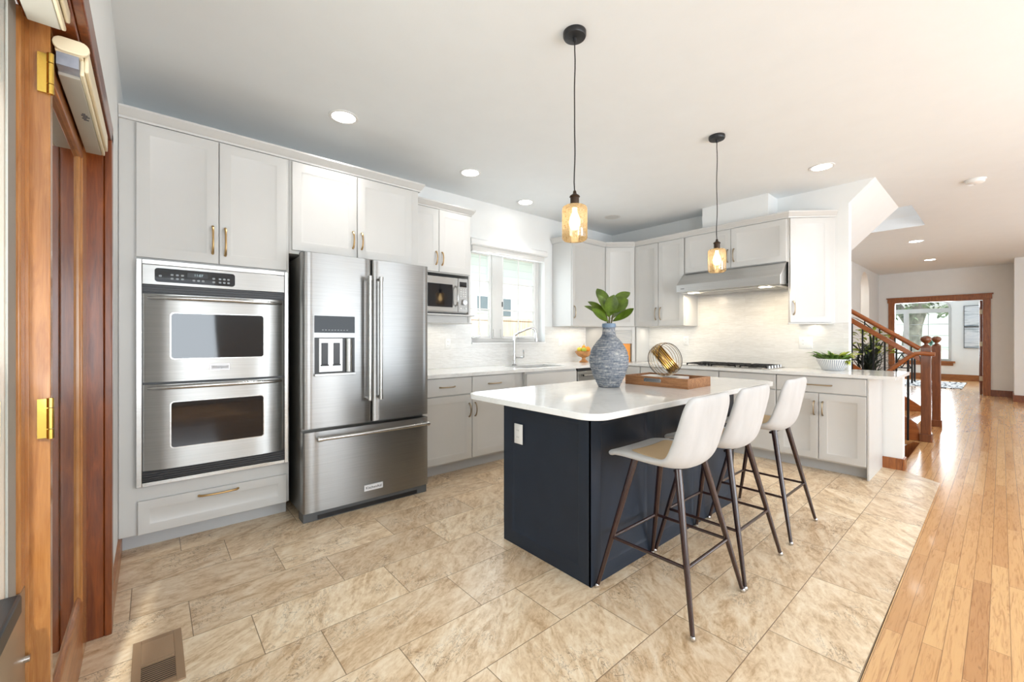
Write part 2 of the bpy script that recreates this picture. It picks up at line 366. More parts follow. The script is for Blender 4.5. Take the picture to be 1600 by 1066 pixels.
# ------------------------------------------------------------------ mesh builder
class MB:
    def __init__(s): s.v = []; s.f = []; s.sm = []; s.mi = []; s.T = None
    def add(s, vs, fs, smooth=False, mi=0):
        k = len(s.v)
        if s.T is not None: vs = [tuple(s.T @ Vector(q)) for q in vs]
        s.v += [tuple(q) for q in vs]
        for f in fs: s.f.append([i+k for i in f]); s.sm.append(smooth); s.mi.append(mi)
        return s
    def box(s, x0, x1, y0, y1, z0, z1, mi=0):
        return s.add([(x0, y0, z0), (x1, y0, z0), (x1, y1, z0), (x0, y1, z0), (x0, y0, z1), (x1, y0, z1), (x1, y1, z1), (x0, y1, z1)],
                     [(0, 3, 2, 1), (4, 5, 6, 7), (0, 1, 5, 4), (1, 2, 6, 5), (2, 3, 7, 6), (3, 0, 4, 7)], False, mi)
    def ext(s, poly, ax, a0, a1, mi=0, smooth=False):
        def P(p, a):
            return {'x': (a, p[0], p[1]), 'y': (p[0], a, p[1]), 'z': (p[0], p[1], a)}[ax]
        n = len(poly)
        s.add([P(p, a0) for p in poly]+[P(p, a1) for p in poly],
              [tuple(range(n)), tuple(range(2*n-1, n-1, -1))], False, mi)
        k = len(s.v)-2*n
        for i in range(n):
            s.f.append([k+i, k+(i+1) % n, k+n+(i+1) % n, k+n+i]); s.sm.append(smooth); s.mi.append(mi)
        return s
    def tube(s, pts, r, n=8, caps=True, mi=0, sq=1.):
        pts = [Vector(p) for p in pts]; N = len(pts)
        rs = r if isinstance(r, (list, tuple)) else [r]*N
        vs = []; fs = []; up = None
        for i, p in enumerate(pts):
            t = (pts[min(i+1, N-1)]-pts[max(i-1, 0)]).normalized()
            if up is None:
                up = Vector((0, 0, 1)) if abs(t.z) < .9 else Vector((1, 0, 0))
            a = (up-t*up.dot(t)).normalized(); b = t.cross(a); up = a
            for k in range(n):
                an = 2*math.pi*k/n
                vs.append(tuple(p+(a*math.cos(an)+b*math.sin(an)*sq)*rs[i]))
        for i in range(N-1):
            for k in range(n):
                fs.append((i*n+k, i*n+(k+1) % n, (i+1)*n+(k+1) % n, (i+1)*n+k))
        s.add(vs, fs, True, mi)
        if caps:
            s.add(vs[:n], [tuple(range(n-1, -1, -1))], False, mi); s.add(vs[-n:], [tuple(range(n))], False, mi)
        return s
    def ring(s, c, nrm, rad, r, n=40, m=6, mi=0):
        nrm = Vector(nrm).normalized(); a = nrm.orthogonal().normalized(); b = nrm.cross(a); c = Vector(c); vs = []; fs = []
        for i in range(n):
            an = 2*math.pi*i/n; d = a*math.cos(an)+b*math.sin(an)
            for k in range(m):
                bn = 2*math.pi*k/m; vs.append(tuple(c+d*(rad+r*math.cos(bn))+nrm*r*math.sin(bn)))
        for i in range(n):
            for k in range(m): fs.append((i*m+k, i*m+(k+1) % m, ((i+1) % n)*m+(k+1) % m, ((i+1) % n)*m+k))
        return s.add(vs, fs, True, mi)
    def lathe(s, prof, c=(0, 0, 0), n=28, mi=0, sx=1., sy=1.):
        vs = []; idx = []
        for r, z in prof:
            if r < 1e-5: idx.append([len(vs)]*n); vs.append((c[0], c[1], c[2]+z)); continue
            idx.append(list(range(len(vs), len(vs)+n)))
            for k in range(n):
                an = 2*math.pi*k/n; vs.append((c[0]+r*sx*math.cos(an), c[1]+r*sy*math.sin(an), c[2]+z))
        fs = []
        for i in range(len(prof)-1):
            for k in range(n):
                q = [idx[i][k], idx[i][(k+1) % n], idx[i+1][(k+1) % n], idx[i+1][k]]; u = []
                for a in q:
                    if a not in u: u.append(a)
                if len(u) > 2: fs.append(tuple(u))
        s.add(vs, fs, True, mi)
        if prof[0][0] > 1e-4: s.add([vs[a] for a in idx[0]], [tuple(range(n-1, -1, -1))], False, mi)
        if prof[-1][0] > 1e-4: s.add([vs[a] for a in idx[-1]], [tuple(range(n))], False, mi)
        return s
    def sph(s, c, rx, ry=None, rz=None, n=16, m=10, mi=0):
        ry = ry or rx; rz = rz or rx
        prof = [(0., -rz)]+[(rx*math.sin(math.pi*i/m), -rz*math.cos(math.pi*i/m)) for i in range(1, m)]+[(0., rz)]
        return s.lathe(prof, c, n, mi, 1., ry/rx)
    def rings(s, rl, mi=0, cap0=True, cap1=True):
        n = len(rl[0]); vs = [p for r in rl for p in r]; fs = []
        for i in range(len(rl)-1):
            for k in range(n): fs.append((i*n+k, i*n+(k+1) % n, (i+1)*n+(k+1) % n, (i+1)*n+k))
        if cap0: fs.append(tuple(range(n-1, -1, -1)))
        if cap1: fs.append(tuple(range((len(rl)-1)*n, len(rl)*n)))
        return s.add(vs, fs, False, mi)
    def shaker(s, x0, x1, z0, z1, yf, th=.02, fr=.058, rec=.008, mi=0):
        def r(i, y): return [(x0+i, y, z0+i), (x1-i, y, z0+i), (x1-i, y, z1-i), (x0+i, y, z1-i)]
        return s.rings([r(0, yf+th), r(0, yf+.002), r(.002, yf), r(fr, yf), r(fr+.004, yf+.003), r(fr+.015, yf+rec-.001), r(fr+.017, yf+rec)], mi)
    def slab(s, x0, x1, z0, z1, yf, th=.02, mi=0):
        def r(i, y): return [(x0+i, y, z0+i), (x1-i, y, z0+i), (x1-i, y, z1-i), (x0+i, y, z1-i)]
        return s.rings([r(0, yf+th), r(0, yf+.003), r(.003, yf)], mi)
    def pullv(s, x, z0, z1, y):
        L = z1-z0; pts = [(x, y+.002, z0+.003), (x, y-.008, z0+.004), (x, y-.020, z0+.018), (x, y-.027, z0+L*.3), (x, y-.030, z0+L*.5), (x, y-.027, z1-L*.3), (x, y-.020, z1-.018), (x, y-.008, z1-.004), (x, y+.002, z1-.003)]
        return s.tube(pts, [.0075, .0075, .0065, .0055, .0055, .0055, .0065, .0075, .0075], 8)
    def pullh(s, x0, x1, z, y):
        L = x1-x0; pts = [(x0+.003, y+.002, z), (x0+.004, y-.008, z), (x0+.018, y-.020, z), (x0+L*.3, y-.027, z), (x0+L*.5, y-.030, z), (x1-L*.3, y-.027, z), (x1-.018, y-.020, z), (x1-.004, y-.008, z), (x1-.003, y+.002, z)]
        return s.tube(pts, [.0075, .0075, .0065, .0055, .0055, .0055, .0065, .0075, .0075], 8)
    def leaf(s, base, tip, w, up, sag=.1, n=7, fold=.25, mi=0, shape=1.):
        b = Vector(base); e = Vector(tip); d = e-b; L = d.length; up = Vector(up)
        side = d.cross(up).normalized(); nr = side.cross(d).normalized()
        vs = []; fs = []
        for i in range(n+1):
            t = i/n; p = b+d*t+nr*(sag*L*4*t*(1-t))
            ww = w*.5*(math.sin(math.pi*t**shape)**.62 if 0 < t < 1 else 0.02)
            vs += [tuple(p-side*ww+nr*ww*fold), tuple(p-side*ww*.5+nr*ww*fold*.35), tuple(p), tuple(p+side*ww*.5+nr*ww*fold*.35), tuple(p+side*ww+nr*ww*fold)]
        for i in range(n):
            for k in range(4): fs.append((i*5+k, i*5+k+1, i*5+5+k+1, i*5+5+k))
        return s.add(vs, fs, True, mi)

woff = {}
def mesh(mb, name, mats, parent=None, origin=None, bevel=0., seg=2, solid=0., sub=0, fixn=True):
    o0 = woff[parent] if parent is not None else Vector(origin or (0, 0, 0))
    me = bpy.data.meshes.new(name)
    me.from_pydata([tuple(Vector(q)-o0) for q in mb.v], [], mb.f)
    me.polygons.foreach_set('use_smooth', mb.sm); me.polygons.foreach_set('material_index', mb.mi)
    for m in (mats if isinstance(mats, (list, tuple)) else [mats]): me.materials.append(m)
    if fixn:
        bm = bmesh.new(); bm.from_mesh(me); bmesh.ops.recalc_face_normals(bm, faces=bm.faces); bm.to_mesh(me); bm.free()
    me.update()
    try: me.set_sharp_from_angle(angle=R(42))
    except Exception: pass
    o = bpy.data.objects.new(name, me); C.objects.link(o); woff[o] = o0
    if parent is not None: o.parent = parent
    else: o.location = o0
    if solid:
        d = o.modifiers.new('solid', 'SOLIDIFY'); d.thickness = solid; d.offset = 0
    if sub:
        d = o.modifiers.new('sub', 'SUBSURF'); d.levels = sub; d.render_levels = sub
    if bevel:
        d = o.modifiers.new('bevel', 'BEVEL'); d.width = bevel; d.segments = seg; d.limit_method = 'ANGLE'; d.angle_limit = R(40)
        try: d.harden_normals = False
        except Exception: pass
    return o
def tag(o, label, cat, group=None, kind=None):
    o['label'] = label; o['category'] = cat
    if group: o['group'] = group
    if kind: o['kind'] = kind
    return o
def thing(name, label, cat, loc, group=None):
    o = bpy.data.objects.new(name, None); C.objects.link(o); o.location = loc; o.empty_display_size = .1
    woff[o] = Vector(loc); return tag(o, label, cat, group)
def solo(mb, name, mats, label, cat, loc, group=None, **k):
    return tag(mesh(mb, name, mats, None, loc, **k), label, cat, group)
def struct(mb, name, mats, **k):
    o = mesh(mb, name, mats, None, (0, 0, 0), **k); o['kind'] = 'structure'; return o
def plabel(o, t): o['label'] = t; return o
def copy_tree(src, loc, label, parent=None):
    c = src.copy(); C.objects.link(c)
    if parent is None: c.location = loc; c['label'] = label; woff[c] = Vector(loc)
    else: c.parent = parent; c.matrix_parent_inverse = src.matrix_parent_inverse.copy()
    for ch in [o for o in bpy.data.objects if o.parent == src]: copy_tree(ch, None, None, c)
    return c
def text(txt, name, size, loc, rot, mat, parent, ext=.0004):
    cu = bpy.data.curves.new(name, 'FONT'); cu.body = txt; cu.size = size; cu.align_x = 'CENTER'; cu.align_y = 'CENTER'; cu.extrude = ext
    cu.materials.append(mat); q = bpy.data.objects.new(name, cu); C.objects.link(q)
    dg = bpy.context.evaluated_depsgraph_get(); me = bpy.data.meshes.new_from_object(q.evaluated_get(dg)); bpy.data.objects.remove(q); bpy.data.curves.remove(cu)
    me.name = name; o = bpy.data.objects.new(name, me); C.objects.link(o)
    o.parent = parent; o.location = Vector(loc)-woff[parent]; o.rotation_euler = rot; return o
def rotB(x, y): return Matrix.Translation((x, y, 0)) @ Matrix.Rotation(R(-90), 4, 'Z')   # local x runs along world -Y, front faces -X

ZC = 2.77
# ------------------------------------------------------------------ setting: floors, walls, ceiling
struct(MB().ext([(-.22, -3.4), (-.22, 3.9), (5.3, 3.9), (5.3, .59), (5.262, .59), (5.04, .338), (1.0, .324), (-.22, .324)], 'z', -.05, 0), 'floor', M['tile'])
b = MB()
b.ext([(5.3, .59), (5.262, .59), (5.04, .338), (-.22, .324), (-.22, -3.4), (13.6, -3.4), (13.6, .62), (5.3, .62)], 'z', -.05, 0)
b.box(6.86, 13.6, .62, 3.4, -.05, 0); b.box(13.6, 18., -.7, 3.2, -.05, 0); b.box(11.2, 12.6, 3.4, 4.2, -.05, 0)
b.box(-.22, .0, -3.4, .324, -.05, -.001)
struct(b, 'floor', M['planks'])
A = 3.823; B = 5.267
b = MB()
b.box(-.3, 2.68, A, A+.16, 0, ZC); b.box(3.825, 5.5, A, A+.16, 0, ZC); b.box(2.68, 3.825, A, A+.16, 0, 1.175); b.box(2.68, 3.825, A, A+.16, 2.265, ZC)
struct(b, 'wall_window', M['wall'])
b = MB().ext([(A, 0), (A, ZC), (.79, ZC), (.992, 2.566), (.992, .872), (.595, .872), (.595, 0)], 'x', B, B+.12)
struct(b, 'wall_range', M['wall'])
b = MB(); b.box(-.3, -.145, 2.41, A, 0, ZC); b.box(-.3, -.145, .6, 2.41, 2.07, ZC); b.box(-.3, -.145, -3.4, .6, 0, ZC)
struct(b, 'wall_left', M['wall'])
b = MB()
for x0, x1, z0, z1 in ((-.3, -.1, 0, ZC), (.9, 2.1, 0, ZC), (4.7, 6.9, 0, ZC), (9.5, 13.6, 0, ZC)): b.box(x0, x1, -3.55, -3.4, z0, z1)
for x0, x1, z0, z1 in ((-.1, .9, .4, 2.3), (2.1, 4.7, .05, 2.35), (6.9, 9.5, .4, 2.3)):
    b.box(x0, x1, -3.55, -3.4, 0, z0); b.box(x0, x1, -3.55, -3.4, z1, ZC)
struct(b, 'wall_rear', M['wall'])
b = MB(); b.box(12.6, 12.75, -3.4, -.16, 0, ZC); b.box(12.75, 13.5, -.31, -.16, 0, ZC)
struct(b, 'wall_hall', M['wall'])
b = MB()
ar = [(11.42+.46-.46*math.cos(t*math.pi/14), 2.22+.46*math.sin(t*math.pi/14)) for t in range(15)]
b.ext([(8.35, 0), (11.42, 0)]+ar+[(12.34, 0), (13.5, 0), (13.5, ZC), (8.35, ZC)], 'y', 1.955, 2.1)
struct(b, 'wall_arch', M['wall'])
struct(MB().box(10.5, 13.5, 3.4, 3.5, 0, ZC), 'wall_alcove', M['peach'])
b = MB(); b.box(13.5, 13.62, -.16, .249, 0, ZC); b.box(13.5, 13.62, 1.677, 1.955, 0, ZC); b.box(13.5, 13.62, .249, 1.677, 2.065, ZC); b.box(13.5, 13.62, 1.955, 3.5, 0, ZC)
struct(b, 'wall_far', M['wall'])
b = MB(); b.box(5.387, 8.35, 3.3, 3.4, -1.6, 4.4); 
struct(b, 'wall_stair', M['wall'])
struct(MB().box(8.30, 8.35, 1.955, 3.3, 0, ZC), 'wall_landing', M['wall'])
b = MB(); b.box(17.8, 17.95, -.7, .96, 0, ZC); b.box(17.8, 17.95, .96, 2.75, 0, .55); b.box(17.8, 17.95, 2.75, 3.2, 0, ZC); b.box(17.8, 17.95, .96, 2.75, 2.05, 2.12)
ar = [(1.855-.895*math.cos(t*math.pi/16), 2.12+.42*math.sin(t*math.pi/16)) for t in range(17)]
b.ext([(.96, 2.12)]+ar+[(2.75, 2.12), (2.75, ZC), (.96, ZC)], 'x', 17.8, 17.95)
b.box(13.62, 17.95, -.8, -.7, 0, ZC); b.box(13.62, 17.95, 3.2, 3.3, 0, ZC)
struct(b, 'wall_study', M['wall'])
b = MB(); b.box(-.3, 6.7, -3.55, 4., ZC, ZC+.15); b.box(6.7, 8.01, -3.55, .68, ZC, ZC+.15); b.box(6.7, 8.01, 3.3, 4., ZC, ZC+.15); b.box(8.01, 18., -3.55, 4.2, ZC, ZC+.15)
struct(b, 'ceiling', M['ceil'])
b = MB(); b.box(8.01, 8.06, .63, 3.35, ZC+.15, 4.4); b.box(6.65, 8.06, .63, .68, ZC+.15, 4.4); b.box(6.65, 6.7, .63, 3.35, ZC+.15, 4.4); b.box(6.6, 8.1, .6, 3.4, 4.4, 4.5)
struct(b, 'wall_shaft', M['wall'])
struct(MB().ext([(.79, ZC-.001), (2.45, 1.11), (2.75, 1.11), (2.75, ZC-.001)], 'x', B+.122, 6.69), 'ceiling_slope', M['wall'])
# chase above the wall cabinets
struct(MB().box(4.985, B, 1.62, 2.325, 2.50, ZC), 'trim_1', M['wall'])
# backsplash
b = MB(); b.box(1.70, 2.68, A-.008, A, .905, 1.40); b.box(2.68, 3.825, A-.008, A, .905, 1.172); b.box(3.825, B-.008, A-.008, A, .905, 1.375)
o = struct(b, 'backsplash', M['splash'])
b = MB(); b.box(B-.008, B, .992, A-.008, .905, 1.378); b.box(B-.008, B, 1.44, 2.50, 1.378, 1.77)
o = struct(b, 'backsplash', M['splash'])
# baseboards
struct(MB().box(-.145, -.13, 2.41, 3.27, 0, .10), 'baseboard_left', M['trimY'])
struct(MB().box(B-.014, B, .597, .735, 0, .105).box(B-.014, B+.12, .581, .595, 0, .105), 'baseboard_range', M['trim'])
b = MB(); b.box(13.485, 13.5, -.16, .15, 0, .13); b.box(12.585, 12.6, -3.4, -.16, 0, .13); b.box(12.585, 13.485, -.16, -.145, 0, .13)
struct(b, 'baseboard_hall', M['darktrim'])
struct(MB().box(17.78, 17.8, -.7, 3.2, 0, .17), 'baseboard_study', M['trimY'])
# ------------------------------------------------------------------ kitchen window with roller blind
w1 = bpy.data.objects.new('window_1', None); C.objects.link(w1); woff[w1] = Vector((3.25, 3.93, 1.175)); w1.location = woff[w1]; w1['kind'] = 'structure'
b = MB(); x0, x1, z0, z1 = 2.68, 3.825, 1.175, 2.265; yf, yb = 3.93, 3.98
b.box(x0, x0+.05, yf, yb, z0, z1); b.box(x1-.05, x1, yf, yb, z0, z1); b.box(x0+.05, x1-.05, yf, yb, z0, z0+.045); b.box(x0+.05, x1-.05, yf, yb, z1-.04, z1); b.box(3.05, 3.205, yf-.01, yb-.001, z0+.045, z1-.04)
mesh(b, 'window_frame', M['vinyl'], w1, bevel=.003)
for s0, s1 in ((2.73, 3.05), (3.205, 3.775)):
    b = MB(); b.box(s0, s0+.03, yf+.005, yb-.01, z0+.045, z1-.04); b.box(s1-.03, s1, yf+.005, yb-.01, z0+.045, z1-.04)
    b.box(s0+.03, s1-.03, yf+.005, yb-.01, z0+.045, z0+.075); b.box(s0+.03, s1-.03, yf+.005, yb-.01, z1-.07, z1-.04)
    mesh(b, 'sash', M['whiteplastic'], w1, bevel=.002)
    b = MB(); xm = (s0+s1)/2
    b.box(xm-.008, xm+.008, yf+.014, yf+.024, z0+.075, z1-.07)
    for k in (1, 2): zz = z0+.06+(z1-z0-.11)*k/3; b.box(s0+.031, xm-.0085, yf+.0145, yf+.0235, zz-.008, zz+.008); b.box(xm+.0085, s1-.031, yf+.0145, yf+.0235, zz-.008, zz+.008)
    mesh(b, 'grille', M['whiteplastic'], w1)
    mesh(MB().box(s0+.02, s1-.02, yf+.024, yf+.028, z0+.06, z1-.05), 'pane', M['glass'], w1)
for xx in (3.075, 3.185): mesh(MB().box(xx-.012, xx+.012, yf-.022, yf-.01, 1.24, 1.33), 'latch', M['vinyl'], w1, bevel=.003)
mesh(MB().box(3.196, 3.206, yf-.022, yf-.01, 1.60, 1.66), 'lock', M['darkgray'], w1)
for xx in (2.80, 3.50):
    mesh(MB().box(xx-.05, xx+.05, yf-.03, yf, 1.222, 1.232).tube([(xx, yf-.03, 1.235), (xx+.05, yf-.05, 1.24)], .005), 'crank', M['vinyl'], w1)
struct(MB().box(2.68, 3.825, 3.80, 3.93, 1.160, 1.175), 'trim_2', M['whiteplastic'])
t = thing('roller_blind', 'white roller blind rolled up above the sink window', 'blind', (3.24, 3.79, 2.21))
mesh(MB().ext([(A-.002, 2.325), (3.765, 2.325), (3.745, 2.31), (3.742, 2.26), (3.76, 2.245), (A-.002, 2.245)], 'x', 2.63, 3.81), 'valance', M['whiteplastic'], t, bevel=.004)
mesh(MB().box(2.66, 3.77, 3.765, 3.795, 2.19, 2.246), 'rolled_fabric', M['vinyl'], t, bevel=.008)
mesh(MB().box(2.66, 3.77, 3.76, 3.80, 2.178, 2.19), 'bottom_bar', M['whiteplastic'], t, bevel=.003)

# ------------------------------------------------------------------ patio door at the left edge
d1 = bpy.data.objects.new('door_1', None); C.objects.link(d1); woff[d1] = Vector((-.22, 1.6, 0)); d1.location = woff[d1]; d1['kind'] = 'structure'
HD = 2.03
b = MB(); b.box(-.275, -.2, 1.505, 1.60, 0, HD); b.box(-.262, -.246, 1.49, 1.505, .62, HD)
mesh(MB().box(-.30, -.2, 1.60, 1.632, 0, HD).box(-.262, -.236, 1.597, 1.60, 0, HD), 'mullion', M['doorwood'], d1, bevel=.003)
mesh(MB().box(-.30, -.2425, 1.548, 1.598, .60, HD), 'stile', M['doorwood'], d1, bevel=.004)
mesh(MB().box(-.262, -.25, 1.474, 1.548, .60, HD), 'gasket', plain('gray_gasket', (.30, .28, .25), .6), d1)
mesh(MB().box(-.256, -.252, .75, 1.474, .62, HD), 'pane', M['glass'], d1)
mesh(MB().box(-.275, -.2425, .75, 1.597, 0.0, .60), 'kick_panel', M['taupe'], d1, bevel=.002)
mesh(MB().box(-.275, -.228, .75, 1.472, .585, .632), 'glazing_rail', M['black'], d1, bevel=.006)
mesh(MB().tube([(-.246, 1.585, .42), (-.232, 1.585, .42)], .009, 10), 'bolt', M['chrome'], d1)
b = MB(); b.box(-.25, -.2, 2.26, 2.41, 0, HD); b.box(-.25, -.205, 2.245, 2.26, .25, 1.92)
mesh(b, 'far_stile', M['doorwood'], d1, bevel=.004)
b = MB(); b.ext([(-.25, 0), (-.2, 0), (-.2, .225), (-.206, .24), (-.225, .255), (-.25, .255)], 'y', 1.632, 2.26)
mesh(b, 'bottom_rail', M['trimY'], d1, bevel=.003)
mesh(MB().box(-.25, -.2, 1.632, 2.26, 1.90, HD), 'top_rail', M['trimY'], d1, bevel=.003)
mesh(MB().box(-.217, -.212, 1.632, 2.26, .25, 1.91), 'pane', M['doorglass'], d1)
for zz in (1.90, 1.015):
    h = mesh(MB().box(-.222, -.203, 1.592, 1.60, zz-.05, zz+.05), 'hinge', M['brass'], d1)
    b = MB()
    for a0, a1 in ((-.052, -.028), (-.026, .026), (.028, .052)): b.tube([(-.199, 1.592, zz+a0), (-.199, 1.592, zz+a1)], .007, 12)
    mesh(b, 'hinge_barrel', M['brass'], h)
b = MB(); b.box(-.25, -.152, 2.41, 2.425, 0, 2.05); b.box(-.215, -.150, 2.388, 2.41, 0, 2.05)
struct(b, 'trim_3', M['darktrim'], bevel=.004)
b = MB(); b.box(-.150, -.126, 2.386, 2.46, 0, 2.075); b.box(-.150, -.126, .5, 2.46, 2.035, 2.11); b.box(-.25, -.15, .5, 2.41, 2.03, 2.06)
struct(b, 'trim_4', M['darktrim'], bevel=.004)
def cassette(y0, y1, x0, x1, zb, zt, label):
    t = thing('blind_cassette', label, 'blind', ((x0+x1)/2, y0, zb), 'blind cassettes over the patio door')
    xm, zm = (x0+x1)/2, zt-.018
    b = MB(); pts = []
    for k in range(9): an = R(90+180*k/8); pts.append((x0+.018+.018*math.cos(an), zm+.018*math.sin(an)))
    for k in range(9): an = R(-90+180*k/8); pts.append((x1-.018+.018*math.cos(an), zm+.018*math.sin(an)))
    b.ext(pts, 'y', y0, y0+.012); mesh(b, 'end_cap', M['cream'], t, bevel=.002)
    b = MB(); b.box(x0+.004, x1-.014, y0+.012, y1, zt-.036, zt-.002)
    mesh(b, 'headrail', M['cream'], t, bevel=.002)
    b = MB(); b.box(x1-.013, x1-.004, y0+.03, y1, zb+.012, zt-.004); b.box(x1-.022, x1-.013, y0+.03, y1+.02, zb, zt-.034)
    mesh(b, 'front_rail', M['cream'], t, bevel=.003)
    mesh(MB().box(x0+.006, x1-.022, y0+.015, y0+.06, zb+.008, zt-.036), 'end_block', M['bluegray'], t)
    pl = mesh(MB().box(x0+.004, x1-.022, y0+.06, y1+.02, zb, zb+.03), 'bottom_rail', M['shadegray'], t, bevel=.002)
    b = MB()
    for k in range(5): b.box(x0+.028-.003*(k % 2), x0+.036+.004*(k % 3), y0+.30+.012*k, y0+.307+.012*k, zb-.0006, zb)
    mesh(b, 'printed_mark', M['ink'], pl)
    return t
cassette(1.60, 2.27, -.198, -.128, 1.935, 2.012, 'cream blind cassette above the far glass of the patio door, round end cap showing')
cassette(.86, 1.50, -.232, -.150, 1.985, 2.03, 'cream blind cassette cut off by the top edge, nearest the camera')

# ------------------------------------------------------------------ cabinet helpers
CAB = M['cab']
def door(t, T, x0, x1, z0, z1, y, handle=None, mat=None, fr=.058):
    b = MB(); b.T = T; b.shaker(x0, x1, z0, z1, y, .019, fr); d = mesh(b, 'door', CAB, t)
    if handle:
        side, hz0, hz1 = handle; hx = x0+.03 if side == 'l' else x1-.03
        b = MB(); b.T = T; b.pullv(hx, hz0, hz1, y); plabel(mesh(b, 'handle', mat or M['gold'], d), 'arched brushed metal pull')
    return d
def drawer(t, T, x0, x1, z0, z1, y, h=None, mat=None, style='slab', fr=.04):
    b = MB(); b.T = T
    if style == 'slab': b.slab(x0, x1, z0, z1, y, .019)
    else: b.shaker(x0, x1, z0, z1, y, .019, fr)
    d = mesh(b, 'drawer', CAB, t)
    if h:
        b = MB(); b.T = T; b.pullh(h[0], h[1], h[2] if len(h) > 2 else (z0+z1)/2, y); plabel(mesh(b, 'handle', mat or M['gold'], d), 'arched brushed metal pull')
    return d
def crown(t, pts, z0=2.452, z1=2.515, fl=.042, ends=(0, 0)):
    """pts: front path; outward is to the right-hand side of travel direction reversed (left->right travel, outward toward the room)."""
    P = [Vector((p[0], p[1])) for p in pts]; n = len(P)
    def nor(a, b_): d = (b_-a).normalized(); return Vector((d.y, -d.x))
    ns = []
    for i in range(n):
        if i == 0: m = nor(P[0], P[1])
        elif i == n-1: m = nor(P[-2], P[-1])
        else:
            a = nor(P[i-1], P[i]); c = nor(P[i], P[i+1]); m = (a+c).normalized(); m = m/max(.3, m.dot(a))
        ns.append(m)
    if ends[0]: ns[0] = nor(P[0], P[1])
    prof = [(-.012, z0), (.014, z0), (.016, z0+.012), (.024, z0+.018), (fl, z1-.014), (fl+.002, z1-.012), (fl+.002, z1), (-.012, z1)]
    return P, ns, prof
def crown_seg(t, P, ns, prof, i):
    b = MB()
    r0 = [(P[i].x+ns[i].x*o, P[i].y+ns[i].y*o, z) for o, z in prof]; r1 = [(P[i+1].x+ns[i+1].x*o, P[i+1].y+ns[i+1].y*o, z) for o, z in prof]
    b.rings([r0, r1]); return mesh(b, 'crown_moulding', CAB, t)
I = Matrix.Identity(4)
# crown of the oven and refrigerator run
CP = crown(None, [(-.143, 3.2), (.715, 3.2), (1.70, 3.2), (1.70, 3.44)])
# tall oven cabinet
t = thing('oven_cabinet', 'tall white cabinet holding the double oven, beside the left wall', 'cabinet', (.285, 3.5, 0), 'white kitchen cabinets')
b = MB(); b.box(-.143, .715, 3.2, A-.002, .0995, 2.455); mesh(b, 'cabinet_body', CAB, t, bevel=.002)
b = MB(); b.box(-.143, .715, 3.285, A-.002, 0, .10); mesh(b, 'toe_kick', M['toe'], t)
crown_seg(t, *CP, 0)
door(t, I, -.07, .314, 1.684, 2.445, 3.181, ('r', 1.743, 1.917))
door(t, I, .319, .698, 1.684, 2.445, 3.181, ('l', 1.738, 1.914))
drawer(t, I, -.063, .698, .102, .292, 3.181, (.213, .42, .262), None, 'shaker', .05)
# double wall oven
t = thing('double_wall_oven', 'stainless steel double wall oven in the tall white cabinet', 'oven', (.317, 3.18, .37))
b = MB(); b.box(-.07, -.045, 3.168, 3.199, .375, 1.672); b.box(.682, .706, 3.168, 3.199, .375, 1.672); b.box(-.045, .682, 3.168, 3.199, 1.645, 1.672); b.box(-.045, .682, 3.168, 3.199, .375, .398)
mesh(b, 'trim_frame', M['steelhi'], t, bevel=.002)
mesh(MB().box(-.045, .682, 3.188, 3.1995, .398, 1.645), 'back_plate', M['black'], t)
mesh(MB().box(-.044, .681, 3.168, 3.188, 1.53, 1.644), 'fascia', M['steel'], t, bevel=.002)
def rrect(x0, x1, z0, z1, r, n=5):
    p = []
    for cx, cz, a in ((x1-r, z1-r, 0), (x0+r, z1-r, 90), (x0+r, z0+r, 180), (x1-r, z0+r, 270)):
        for k in range(n+1): an = R(a+90*k/n); p.append((cx+r*math.cos(an), cz+r*math.sin(an)))
    return p
cp = mesh(MB().ext(rrect(.010, .398, 1.547, 1.627, .016), 'y', 3.164, 3.168), 'control_panel', M['blackglass'], t)
mesh(MB().box(.158, .258, 3.1632, 3.164, 1.585, 1.612), 'display', plain('display_glass', (.03, .035, .04), .1), cp)
text('11:07', 'clock_digits', .02, (.213, 3.1629, 1.599), (R(90), 0, 0), M['dispglow'], cp)
for x, z in [(.035, 1.582), (.088, 1.592), (.112, 1.592), (.136, 1.592), (.088, 1.57), (.112, 1.57), (.136, 1.57), (.19, 1.568), (.213, 1.568), (.235, 1.568), (.288, 1.588), (.288, 1.567), (.32, 1.588), (.342, 1.588), (.364, 1.588), (.32, 1.567), (.342, 1.567), (.364, 1.567)]:
    mesh(MB().ext(rrect(x-.007, x+.007, z-.0055, z+.0055, .004, 3), 'y', 3.1634, 3.164), 'button', M['mark'], cp)
def louvre(z0, z1, n):
    b = MB(); b.box(-.043, .68, 3.178, 3.188, z0, z1)
    for k in range(n): z = z0+(z1-z0)*(k+.5)/n; b.box(-.042, .679, 3.17, 3.178, z-.004, z+.003)
    return b
mesh(louvre(1.484, 1.529, 3), 'vent', M['black'], t)
mesh(louvre(.40, .455, 4), 'vent', M['black'], t)
